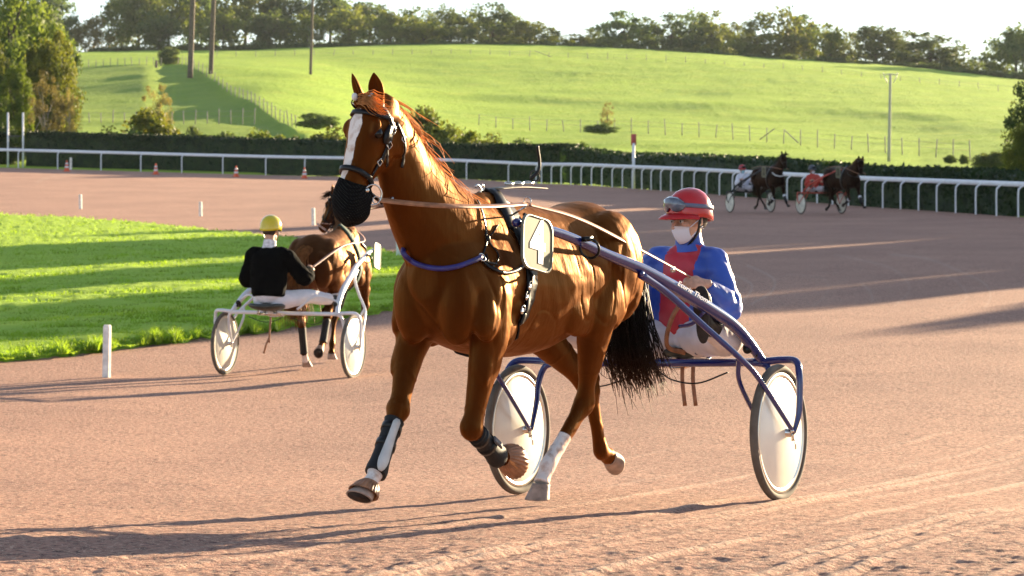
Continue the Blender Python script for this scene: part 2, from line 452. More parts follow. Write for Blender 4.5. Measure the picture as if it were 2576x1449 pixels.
def grass_mat(name, c1, c2, c3, scale, bump, slope_shade=False):
    m = bpy.data.materials.new(name); m.use_nodes = True
    t = m.node_tree; N = t.nodes; p = N["Principled BSDF"]; p.inputs["Roughness"].default_value = .85; p.inputs["Specular IOR Level"].default_value = .2; p.inputs["Sheen Weight"].default_value = .28; p.inputs["Sheen Roughness"].default_value = .55; p.inputs["Sheen Tint"].default_value = (.62, .80, .10, 1)
    geo = N.new("ShaderNodeNewGeometry")
    mp = N.new("ShaderNodeMapping"); mp.inputs["Scale"].default_value = (1, 1, 1); t.links.new(geo.outputs["Position"], mp.inputs["Vector"])
    def noise(s, d=4):
        n = N.new("ShaderNodeTexNoise"); n.inputs["Scale"].default_value = s; n.inputs["Detail"].default_value = d; n.inputs["Roughness"].default_value = .65
        t.links.new(mp.outputs[0], n.inputs["Vector"]); return n.outputs["Fac"]
    def mixc(a, b, f, lo, hi):
        mx = N.new("ShaderNodeMix"); mx.data_type = 'RGBA'
        for s, k in ((a, "A"), (b, "B")):
            if isinstance(s, tuple): mx.inputs[k].default_value = (*s, 1)
            else: t.links.new(s, mx.inputs[k])
        r = N.new("ShaderNodeMapRange"); r.inputs[1].default_value = lo; r.inputs[2].default_value = hi
        t.links.new(f, r.inputs[0]); t.links.new(r.outputs[0], mx.inputs["Factor"]); return mx.outputs["Result"]
    c = mixc(c1, c2, noise(scale[0], 5), .38, .64)
    c = mixc(c, c3, noise(scale[1], 4), .5, .72)
    if slope_shade:
        at = N.new("ShaderNodeAttribute"); at.attribute_name = "slope_shade"; c = mixc(c, mixc((0.13, 0.23, 0.028), (0.19, 0.28, 0.035), noise(.12, 5), .4, .62), at.outputs["Fac"], 0, 1.15)  # painted shade: darker greens mixed in over the left slope
    t.links.new(c, p.inputs["Base Color"])
    prev = None
    for s, st, di in bump:
        b = N.new("ShaderNodeBump"); b.inputs["Strength"].default_value = st; b.inputs["Distance"].default_value = di
        t.links.new(noise(s, 5), b.inputs["Height"])
        if prev: t.links.new(prev, b.inputs["Normal"])
        prev = b.outputs[0]
    t.links.new(prev, p.inputs["Normal"])
    return m

def build_hill():
    cols = np.r_[np.linspace(-4500, -300, 40), np.arange(-250, 2830, 8.0), np.linspace(2880, 7000, 50)]
    n = 260
    dr = rail_D(cols) + 0.25
    tt = np.linspace(0, 1, n)
    D = dr[None] * (2600 / dr[None]) ** (tt[:, None] ** 1.1)
    PX = np.repeat(cols[None], n, 0)
    Z = zpix(PX, D)
    X = (PX - 1288) * D / FPX
    # the fold that runs across the meadow, and the bank along the diagonal fence
    fp = np.interp(PX, [700, 1000, 1288, 1700, 2050, 2400], [360, 385, 392, 385, 372, 350]); fw = np.clip((PX - 650) / 250, 0, 1) * np.clip((2560 - PX) / 250, 0, 1)
    wob = 6 * vn(X / 22, X * 0 + .3, 2)
    Z = Z + fw * (.38 * np.tanh((D - fp - wob) / 6.0) + .2 * np.tanh((D - fp + 22 + wob * 1.6) / 5.0)) - fw * .25
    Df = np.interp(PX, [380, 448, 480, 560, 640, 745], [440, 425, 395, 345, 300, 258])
    bank = np.clip((Df - D) / 14, 0, 1) * np.clip((PX - 360) / 60, 0, 1) * np.clip((780 - PX) / 60, 0, 1) * (D > 200)
    Z = Z - .55 * bank * bank * (3 - 2 * bank)
    # shade on the slope left of that fence, painted in as darker grass
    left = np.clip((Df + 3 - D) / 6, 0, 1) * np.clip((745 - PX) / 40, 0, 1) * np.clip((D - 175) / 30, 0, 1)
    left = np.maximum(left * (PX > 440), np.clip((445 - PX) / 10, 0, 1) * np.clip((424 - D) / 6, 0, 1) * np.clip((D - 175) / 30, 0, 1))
    Z = Z + np.clip((D - dr[None]) / 60, 0, 1) * (0.22 * vn(X / 14, D / 9, 0) + 0.10 * vn(X / 5, D / 3.5, 1))
    idx = np.arange(D.size).reshape(D.shape)
    F = np.stack([idx[:-1, :-1], idx[:-1, 1:], idx[1:, 1:], idx[1:, :-1]], -1).reshape(-1, 4)
    m = grass_mat("meadow_grass", (0.27, 0.43, 0.034), (0.17, 0.31, 0.026), (0.37, 0.46, 0.055), (0.045, 0.22), ((.35, .8, .6), (1.4, .9, .45)), slope_shade=True)
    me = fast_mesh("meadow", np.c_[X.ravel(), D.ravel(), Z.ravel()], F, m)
    attr(me, "slope_shade", left.ravel())
    tag(link("meadow", me), kind="structure")

UPE = [(-1500, 505), (-700, 525), (0, 540), (150, 546), (300, 556), (450, 571), (600, 587), (760, 603), (900, 623), (1000, 643), (1090, 668), (1150, 700)]
LOE = [(-1500, 1000), (-700, 955), (0, 913), (100, 903), (200, 892), (330, 876), (480, 857), (640, 840), (800, 815), (980, 785), (1090, 750), (1150, 702)]
def build_infield():
    cols = np.r_[np.linspace(-1500, -80, 60), np.arange(-60, 1151, 4.0)]
    up = np.interp(cols, [p[0] for p in UPE], [p[1] for p in UPE]); lo = np.interp(cols, [p[0] for p in LOE], [p[1] for p in LOE])
    wob = 3.0 * vn(cols / 23, cols * 0 + .5, 0) + 2 * vn(cols / 8, cols * 0 + 4.5, 1)
    lo = np.maximum(lo + wob * 1.6, up + .4); up = up + .5 * wob
    du = ground_D(cols, up); dl = ground_D(cols, lo)
    n = 200
    t = np.linspace(0, 1, n)[:, None]
    D = 1 / (1 / dl[None] * (1 - t) + 1 / du[None] * t)
    PX = np.repeat(cols[None], n, 0)
    Z = zpix(PX, D); X = (PX - 1288) * D / FPX
    edge = np.minimum(np.minimum((D - dl[None]) / .35, (du[None] - D) / 1.2), 1); edge = np.clip(edge, 0, 1) ** .6
    Z = Z + edge * (.08 + .03 * vn(X / .8, D / .8, 2) + .02 * vn(X / .25, D / .3, 1)) - .02 * (1 - edge)
    idx = np.arange(D.size).reshape(D.shape)
    F = np.stack([idx[:-1, :-1], idx[:-1, 1:], idx[1:, 1:], idx[1:, :-1]], -1).reshape(-1, 4)
    m = grass_mat("infield_grass", (0.34, 0.53, 0.045), (0.26, 0.45, 0.036), (0.45, 0.60, 0.07), (0.6, 3.0), ((9, .9, .10), (30, .6, .04)))
    tag(link("infield_lawn", fast_mesh("infield_lawn", np.c_[X.ravel(), D.ravel(), Z.ravel()], F, m)), kind="structure")
    # grass blades: dense short ones over the lawn's visible part, longer weeds along the near border
    rng = np.random.default_rng(3)
    def blades(px, D, h, w, lean):
        k = len(px); x = (px - 1288) * D / FPX; z = zpix(px, D) + .05
        a = rng.random(k) * 6.28; l = rng.random(k) * lean; la = rng.random(k) * 6.28
        b = np.c_[x, D, z]; sd = np.c_[np.cos(a), np.sin(a), a * 0] * w[:, None]
        tip = b + np.c_[np.cos(la) * l * h, np.sin(la) * l * h, h]
        mid = b + np.c_[np.cos(la) * l * h * .35, np.sin(la) * l * h * .35, h * .6]
        V = np.stack([b - sd, b + sd, mid + sd * .7, mid - sd * .7, tip], 1).reshape(-1, 3)
        i = np.arange(k)[:, None] * 5
        return V, np.concatenate([i + [0, 1, 2], i + [0, 2, 3], i + [3, 2, 4]], 0)
    k = 60000
    px = rng.uniform(-150, 1130, k); u = rng.random(k) ** 1.2
    dl2 = np.interp(px, cols, dl) + .1; du2 = np.interp(px, cols, du)
    D2 = 1 / ((1 / dl2) * (1 - u) + u / du2)
    V1, F1 = blades(px, D2, rng.uniform(.02, .055, k) * (1 + D2 / 150), .006 + D2 * .00018, .9)
    k = 16000
    px = rng.uniform(-150, 1130, k); dl2 = np.interp(px, cols, dl)
    D3 = dl2 - .25 + np.abs(rng.normal(0, .5, k)); clump = np.clip(vn(px / 26, px * 0 + 7.5, 3) * 1.2 + .55, .12, 1.2)
    V2, F2 = blades(px, D3, rng.uniform(.03, .15, k) * clump, .007 + .007 * rng.random(k), .9)
    gm = mat("grass_blade", (0.24, 0.39, 0.035), .7, trans=.4, noise=(1.5, .35), coords='Object')
    V = np.vstack([V1, V2]); Fq = np.vstack([F1, F2 + len(V1)])
    tag(link("grass", fast_mesh("grass", V, Fq, gm, False)), "short bright green grass and weeds along the infield lawn", "grass", kind="stuff")

build_track(); build_hill(); build_infield()
# ------------------------------------------------------------------ horses (local axes: x forward, y to the horse's left, z up)
FRONT_POSE = dict(
    torso=[(.61, 1.38, 1.16, .07), (.55, 1.46, 1.04, .17), (.43, 1.52, .955, .235), (.26, 1.57, .90, .25), (.08, 1.61, .865, .245), (-.10, 1.615, .845, .250),
           (-.30, 1.585, .84, .268), (-.52, 1.565, .87, .280), (-.72, 1.565, .935, .292), (-.88, 1.585, 1.0, .298), (-1.02, 1.575, 1.05, .285), (-1.15, 1.50, 1.08, .245), (-1.24, 1.40, 1.12, .165), (-1.29, 1.32, 1.18, .08)],
    neck=[(.12, 0, 1.33, .28, .18), (.38, -.045, 1.46, .255, .170), (.57, -.075, 1.65, .21, .122), (.70, -.09, 1.84, .165, .090), (.80, -.105, 1.99, .122, .076), (.88, -.115, 2.04, .08, .06)],
    poll=(.90, -.11, 2.075), yaw=-13, pitch=66,
    fore=[dict(s=(.32, .19, 1.22), e=(.325, .185, 1.0), k=(.44, .15, .565), f=(.17, .13, .41), c=(.05, .125, .385), d=(-.97, 0, -.12), t=(.12, 0, -1)),
          dict(s=(.36, -.20, 1.24), e=(.38, -.19, 1.02), k=(.60, -.15, .65), f=(.815, -.13, .405), c=(.90, -.13, .325), d=(.68, 0, -.73), t=(.73, 0, .68))],
    hind=[dict(h=(-.90, .18, 1.30), s=(-.72, .22, 1.02), k=(-.72, .15, .575), f=(-.36, .13, .295), c=(-.295, .13, .215), d=(.18, 0, -.98), t=(.98, 0, .18)),
          dict(h=(-.90, -.17, 1.30), s=(-.80, -.20, .98), k=(-1.20, -.06, .585), f=(-1.31, -.05, .26), c=(-1.40, -.05, .215), d=(-.93, 0, -.1), t=(-.1, 0, -1))],
)

HK = .87
def head_axes(pose):
    y, p = math.radians(pose['yaw']), math.radians(pose['pitch'])
    X = Vector((math.cos(p) * math.cos(y), math.cos(p) * math.sin(y), -math.sin(p)))
    Y = Vector((-math.sin(y), math.cos(y), 0)); Z = X.cross(Y)
    return Vector(pose['poll']), X * HK, Y, Z

HEAD_S = [(-.07, .0, -.15, .06), (0, .035, -.19, .075), (.07, .055, -.23, .092), (.13, .058, -.245, .102), (.19, .05, -.24, .10), (.26, .04, -.205, .086), (.33, .032, -.16, .070), (.41, .024, -.125, .059), (.48, .016, -.112, .056), (.535, .006, -.112, .059), (.58, -.015, -.105, .052), (.605, -.05, -.09, .03)]

def lerp(a, b, t): return Vector(a) * (1 - t) + Vector(b) * t

def leg_tube(mb, rows, n=14, samples=60):
    mb.tube([r[0] for r in rows], [(r[1], r[2]) for r in rows], n=n, samples=samples, ref=(0, 1, 0))

def horse_body(pose, voxel, iters):
    mb = MB()
    # trunk
    A = catmull([tuple(r) for r in pose['torso']], 60); rings = []
    for a, top, bot, w in A:
        zc = bot + (top - bot) * .47; ring = []
        for j in range(32):
            th = 2 * math.pi * j / 32; c, s = math.cos(th), math.sin(th)
            hh = top - zc if s > 0 else zc - bot
            ww = w * (1 - np.interp(a, [-.7, -.1, .3, .55], [.08, .30, .52, .45]) * max(0, s) ** 1.6)
            e = .92
            ring.append((a, ww * math.copysign(abs(c) ** e, c), zc + hh * math.copysign(abs(s) ** (1.15 if s > 0 else .95), s)))
        rings.append(ring)
    mb.loft(rings)
    mb.tube([r[:3] for r in pose['neck']], [(r[4], r[3]) for r in pose['neck']], n=24, samples=50, ref=(0, 1, 0))
    P, X, Y, Z = head_axes(pose)
    rings = []
    for s, t, b, w in catmull(HEAD_S, 50):
        ring = []; zc = t * .55 + b * .45; hu = t - zc; hl = zc - b
        for j in range(28):
            th = 2 * math.pi * j / 28; c, q = math.cos(th), math.sin(th)
            ww = w * (1 - .28 * max(0, -q) ** 1.5)
            ring.append(P + X * s + Y * (ww * math.copysign(abs(c) ** .85, c)) + Z * (zc + (hu if q > 0 else hl) * math.copysign(abs(q) ** .9, q)))
        rings.append(ring)
    mb.loft(rings)
    H = lambda s, y, z: P + X * s + Y * y + Z * z
    R = Matrix((X, Y, Z)).transposed()
    for sg in (-1, 1):
        mb.ell(H(.125, sg * .072, -.135), (.105, .032, .095), R)                 # jowl
        mb.ell(H(.145, sg * .088, .012), (.05, .024, .022), R)                    # brow over the eye
        mb.ell(H(.29, sg * .066, -.055), (.13, .016, .02), R)                     # facial crest
        mb.ell(H(.545, sg * .045, -.03), (.035, .022, .03), R)                    # nostril
        # shoulder, pectorals, elbow, haunch
        dr = Matrix.Rotation(math.radians(-28), 3, 'Y')
        mb.ell((.34, sg * .165, 1.22), (.13, .085, .29), Matrix.Rotation(math.radians(sg * 17), 3, 'X') @ dr)
        mb.ell((.51, sg * .115, 1.14), (.095, .10, .19))
        mb.ell((.12, sg * .185, 1.12), (.15, .065, .10), Matrix.Rotation(math.radians(35), 3, 'Y'))
        mb.ell((.22, sg * .19, 1.03), (.12, .06, .12))
        mb.ell((-.92, sg * .185, 1.27), (.28, .145, .27), Matrix.Rotation(math.radians(20), 3, 'Y'))
        mb.ell((-1.13, sg * .15, 1.18), (.14, .125, .23), Matrix.Rotation(math.radians(-12), 3, 'Y'))
        mb.ell((-.54, sg * .215, 1.07), (.22, .065, .15))
    mb.ell((.12, 0, 1.58), (.22, .06, .07), Matrix.Rotation(math.radians(8), 3, 'Y'))
    for L in pose['fore']:
        s, e, k, f, c = [Vector(L[q]) for q in 'sekfc']
        leg_tube(mb, [(s + Vector((-.05, -s.y * .45, .16)), .03, .05), (s, .075, .13), (e, .085, .118), (lerp(e, k, .22), .076, .098), (lerp(e, k, .5), .060, .074), (lerp(e, k, .8), .047, .054), (lerp(e, k, .93), .050, .058), (k, .057, .066), (lerp(k, f, .10), .048, .055), (lerp(k, f, .22), .036, .041), (lerp(k, f, .4), .030, .036), (lerp(k, f, .75), .030, .036), (f, .042, .050), (lerp(f, c, .5), .033, .037), (c, .043, .047)])
        fw = (k - e).normalized().cross(Vector((0, 1, 0)))
        mb.ell(k + (f - k).normalized().cross(Vector((0, 1, 0))) * -.028, (.02, .022, .03))
        sy = 1 if e.y > 0 else -1
        mb.ell(lerp(e, k, .28) + Vector((.04, sy * .035, 0)), (.035, .030, .13), Matrix.Rotation(-math.atan2(k.x - e.x, e.z - k.z), 3, 'Y'))
        mb.ell(lerp(e, k, .22) + Vector((-.045, sy * .03, 0)), (.04, .035, .13), Matrix.Rotation(-math.atan2(k.x - e.x, e.z - k.z), 3, 'Y'))
        mb.ell(k + Vector((.012, sy * .022, .0)), (.035, .028, .04))
        mb.ell(lerp(e, k, .25) + Vector((.035, 0, 0)), (.06, .06, .14), Matrix.Rotation(math.atan2(k.x - e.x, e.z - k.z) * -1, 3, 'Y'))
        mb.ell(f - (c - f).normalized().cross(Vector((0, 1, 0))).normalized() * -.022, (.024, .026, .026))
    for L in pose['hind']:
        h, s, k, f, c = [Vector(L[q]) for q in 'hskfc']
        sg = 1 if s.y > 0 else -1
        b = (k - s).normalized().cross(Vector((0, 1, 0)))
        leg_tube(mb, [(h + Vector((.03, 0, .17)), .03, .06), (h, .10, .20), (lerp(h, s, .6) + Vector((-.05, 0, 0)), .115, .20), (s + b * -.0, .098, .150), (lerp(s, k, .25), .080, .118), (lerp(s, k, .5), .062, .086), (lerp(s, k, .75), .043, .056), (lerp(s, k, .9), .047, .062), (k, .055, .072), (lerp(k, f, .12), .045, .058), (lerp(k, f, .3), .034, .042), (lerp(k, f, .78), .032, .039), (f, .040, .047), (lerp(f, c, .5), .035, .039), (c, .045, .049)])
        # point of the hock and its tendon
        back = ((k - s).normalized() - (f - k).normalized()); back = Vector((-abs(back.x), 0, 0)) if back.length < .05 else back.normalized()
        if back.x > 0: back = -back
        hp = k + back * .066 + (s - k).normalized() * .040
        mb.ell(hp, (.034, .028, .042)); bb = -(f - k).normalized().cross(Vector((0, 1, 0))); bb = bb if bb.x < 0 else -bb
        mb.tube([hp, lerp(k, f, .3) + bb * .038, lerp(k, f, .6) + bb * .030, lerp(k, f, .93) + bb * .03], [.02, .017, .015, .018], n=8, samples=16)
        mb.ell(k + Vector((.03, sg * .018, -.01)), (.035, .032, .045))
        mb.tube([lerp(s, k, .45) + back * .06, lerp(s, k, .75) + back * .055, hp], [(.03, .03), (.018, .02), (.022, .024)], n=10, samples=12, ref=(0, 1, 0))
    me = remesh(mb, voxel, iters)
    return me

def ear_mb(pose, flat=1.0):
    P, X, Y, Z = head_axes(pose); mb = MB()
    for sg in (-1, 1):
        base = P + X * (-.005) + Y * (sg * .058) + Z * .025
        up = (-X * .80 + Z * .56 + Y * (sg * .10 - .06)).normalized()
        fr = (Z * .8 + X * .4 + Y * sg * .42); fr = (fr - up * fr.dot(up)).normalized(); sd = up.cross(fr)
        prof = [(-.03, .026, .030), (0, .030, .032), (.03, .036, .030), (.06, .035, .024), (.085, .027, .018), (.106, .015, .011), (.122, .003, .003)]
        outer = []; 
        for h, w, d in catmull(prof, 14):
            w = max(w, .002); d = max(d, .002); c = base + up * h + fr * (.10 * h - 1.1 * h * h); ring = []
            for j in range(20):
                th = 2 * math.pi * j / 20; x = math.sin(th) * w; yv = math.cos(th) * d
                if yv > 0: yv = yv * (.15 - .75 * (1 - abs(math.sin(th)))) if h > .01 else yv   # hollow front
                ring.append(c + sd * x + fr * yv)
            outer.append(ring)
        mb.loft(outer)
    return mb

def hoof_mb(c, d, t, L=.078, r0=.046, r1=.064):
    mb = MB(); c = Vector(c); d = Vector(d).normalized(); t = Vector(t); t = (t - d * t.dot(d)).normalized(); s = d.cross(t); rings = []
    for h, sc, sh, toe in ((-.012, .92, -.002, 1.0), (0, 1.0, 0, 1.0), (.15, 1.03, .004, 1.02), (.6, 1.22, .017, 1.05), (.93, 1.36, .028, 1.08), (1.0, 1.37, .03, 1.08), (1.0, 1.22, .03, 1.06), (.90, 1.0, .026, 1.0)):
        ring = []
        for j in range(24):
            a = 2 * math.pi * j / 24
            hl = .88 if math.cos(a) < 0 else toe
            ring.append(c + d * (L * h * (1 + .12 * math.cos(a))) + t * (sh + r0 * sc * hl * math.cos(a)) + s * (r0 * sc * .97 * math.sin(a)))
        rings.append(ring)
    mb.loft(rings[:7], 0, cap=False); mb.loft(rings[6:], 1); return mb

def coat_material(name, dark, light, gloss=.44, gold=(.95, .40, .09)):
    m = bpy.data.materials.new(name); m.use_nodes = True
    t = m.node_tree; N = t.nodes; p = N["Principled BSDF"]
    p.inputs["Roughness"].default_value = gloss; p.inputs["Specular IOR Level"].default_value = .02; p.inputs["Specular Tint"].default_value = (1, .55, .25, 1)
    tc = N.new("ShaderNodeTexCoord")
    mp = N.new("ShaderNodeMapping"); mp.inputs["Scale"].default_value = (1, 1, .8); t.links.new(tc.outputs["Object"], mp.inputs[0])
    nz = N.new("ShaderNodeTexNoise"); nz.inputs["Scale"].default_value = 7; nz.inputs["Detail"].default_value = 6; t.links.new(mp.outputs[0], nz.inputs[0])
    cr = N.new("ShaderNodeMix"); cr.data_type = 'RGBA'; cr.inputs["A"].default_value = (*dark, 1); cr.inputs["B"].default_value = (*light, 1)
    t.links.new(nz.outputs["Fac"], cr.inputs["Factor"])
    at = N.new("ShaderNodeAttribute"); at.attribute_name = "white"
    n2 = N.new("ShaderNodeTexNoise"); n2.inputs["Scale"].default_value = 60; t.links.new(tc.outputs["Object"], n2.inputs[0])
    ad = N.new("ShaderNodeMath"); ad.operation = 'MULTIPLY_ADD'; ad.inputs[1].default_value = .5; t.links.new(n2.outputs["Fac"], ad.inputs[0]); t.links.new(at.outputs["Fac"], ad.inputs[2])
    mr = N.new("ShaderNodeMapRange"); mr.inputs[1].default_value = .62; mr.inputs[2].default_value = .82; t.links.new(ad.outputs[0], mr.inputs[0])
    dk = N.new("ShaderNodeAttribute"); dk.attribute_name = "points"
    c1 = N.new("ShaderNodeMix"); c1.data_type = 'RGBA'; c1.inputs["B"].default_value = (.012, .009, .008, 1)
    t.links.new(dk.outputs["Fac"], c1.inputs["Factor"]); t.links.new(cr.outputs["Result"], c1.inputs["A"])
    c2 = N.new("ShaderNodeMix"); c2.data_type = 'RGBA'
    wn = N.new("ShaderNodeMix"); wn.data_type = 'RGBA'; wn.inputs["A"].default_value = (.78, .74, .70, 1); wn.inputs["B"].default_value = (.50, .38, .31, 1); wr = N.new("ShaderNodeMapRange"); wr.inputs[1].default_value = .48; wr.inputs[2].default_value = .72
    wz = N.new("ShaderNodeTexNoise"); wz.inputs["Scale"].default_value = 26; wz.inputs["Detail"].default_value = 5; t.links.new(tc.outputs["Object"], wz.inputs[0]); t.links.new(wz.outputs["Fac"], wr.inputs[0]); t.links.new(wr.outputs[0], wn.inputs["Factor"]); t.links.new(wn.outputs["Result"], c2.inputs["B"])
    t.links.new(mr.outputs[0], c2.inputs["Factor"]); t.links.new(c1.outputs["Result"], c2.inputs["A"]); t.links.new(c2.outputs["Result"], p.inputs["Base Color"])
    m3 = N.new("ShaderNodeMapping"); m3.inputs["Scale"].default_value = (60, 60, 9); t.links.new(tc.outputs["Object"], m3.inputs[0])
    n3 = N.new("ShaderNodeTexNoise"); n3.inputs["Scale"].default_value = 1.0; n3.inputs["Detail"].default_value = 4; t.links.new(m3.outputs[0], n3.inputs[0])
    b = N.new("ShaderNodeBump"); b.inputs["Strength"].default_value = .3; b.inputs["Distance"].default_value = .005; t.links.new(n3.outputs["Fac"], b.inputs["Height"])
    n4 = N.new("ShaderNodeTexNoise"); n4.inputs["Scale"].default_value = 9.0; n4.inputs["Detail"].default_value = 3; t.links.new(mp.outputs[0], n4.inputs[0])
    b4 = N.new("ShaderNodeBump"); b4.inputs["Strength"].default_value = .18; b4.inputs["Distance"].default_value = .03; t.links.new(n4.outputs["Fac"], b4.inputs["Height"]); t.links.new(b.outputs[0], b4.inputs["Normal"])
    t.links.new(b4.outputs[0], p.inputs["Normal"])
    gl = N.new("ShaderNodeBsdfGlossy"); gl.inputs["Roughness"].default_value = .42; gl.inputs["Color"].default_value = (*gold, 1); t.links.new(b4.outputs[0], gl.inputs["Normal"])
    lw = N.new("ShaderNodeLayerWeight"); lw.inputs["Blend"].default_value = .35; t.links.new(b4.outputs[0], lw.inputs["Normal"])
    mf = N.new("ShaderNodeMath"); mf.operation = 'MULTIPLY_ADD'; mf.inputs[1].default_value = .23; mf.inputs[2].default_value = .005; t.links.new(lw.outputs["Facing"], mf.inputs[0])
    ms = N.new("ShaderNodeMixShader"); t.links.new(mf.outputs[0], ms.inputs[0]); t.links.new(p.outputs[0], ms.inputs[1]); t.links.new(gl.outputs[0], ms.inputs[2]); t.links.new(ms.outputs[0], N["Material Output"].inputs["Surface"])
    return m

def strands(mb, n, root, path, r0, rng, seg=6):
    """n hair strands; root(i) -> start; path(start, i) -> list of points."""
    for i in range(n):
        pts = path(root(i), i); k = len(pts)
        mb.tube(pts, [r0 * (1 - .8 * j / (k - 1)) for j in range(k)], n=3, samples=seg, cap=False)

def hair_mat(name, col, col2, scale=20, tr=.25):
    return mat(name, col, .55, spec=.15, noise=(scale, .5), col2=col2, trans=tr)

BLACK = mat("black_leather", (.004, .004, .0045), .38, spec=.35, noise=(40, .3), bump=(90, .3, .002))
STEEL = mat("steel", (.62, .61, .58), .22, metal=1.0)
TANLEATHER = mat("tan_leather", (.32, .135, .06), .5, noise=(25, .35), bump=(120, .3, .001))
HOOF = mat("hoof_horn", (.36, .26, .20), .6, noise=(18, .4), bump=(60, .4, .002))
HOOFSOLE = mat("hoof_sole", (.030, .018, .012), .9, noise=(30, .4))
HOOFDARK = mat("dark_hoof_horn", (.06, .045, .035), .6, noise=(18, .4))
EYE = mat("dark_eye", (.006, .003, .002), .12, spec=.35)

def white_mask(V, pose, blaze=True, socks=()):
    P, X, Y, Z = head_axes(pose)
    w = np.zeros(len(V))
    if blaze:
        d = V - np.array(P); s = d @ np.array(X) / HK ** 2; y = d @ np.array(Y); z = d @ np.array(Z)
        cy = np.interp(s, [.08, .14, .25, .36, .48], [-.004, -.006, -.006, -.008, -.022])
        hw = np.interp(s, [.075, .10, .14, .19, .25, .32, .40, .50, .53], [0, .022, .033, .03, .022, .027, .024, .010, 0])
        top = np.interp(s, [0, .1, .2, .3, .5], [-.02, .0, -.01, -.02, -.05])
        hw = hw * (1 + .25 * vn3(V, 30, 2)); cy = cy + .006 * vn3(V, 14, 1)
        m = (s > .06) & (s < .53) & (z > top)
        w = np.where(m, np.clip(.75 + (hw - np.abs(y - cy)) / .012, 0, 1), w)
    for a, b, t0, rad in socks:      # from a (white end) towards b
        a = np.array(a); b = np.array(b); ab = b - a; L = np.linalg.norm(ab); u = ab / L
        q = V - a; t = q @ u; r = np.linalg.norm(q - t[:, None] * u, axis=1)
        w = np.maximum(w, np.where(r < rad, np.clip(.5 + (t0 * L + .025 * vn3(V, 22, 1) - t) / .03, 0, 1) * (t > -.16), 0))
    return w

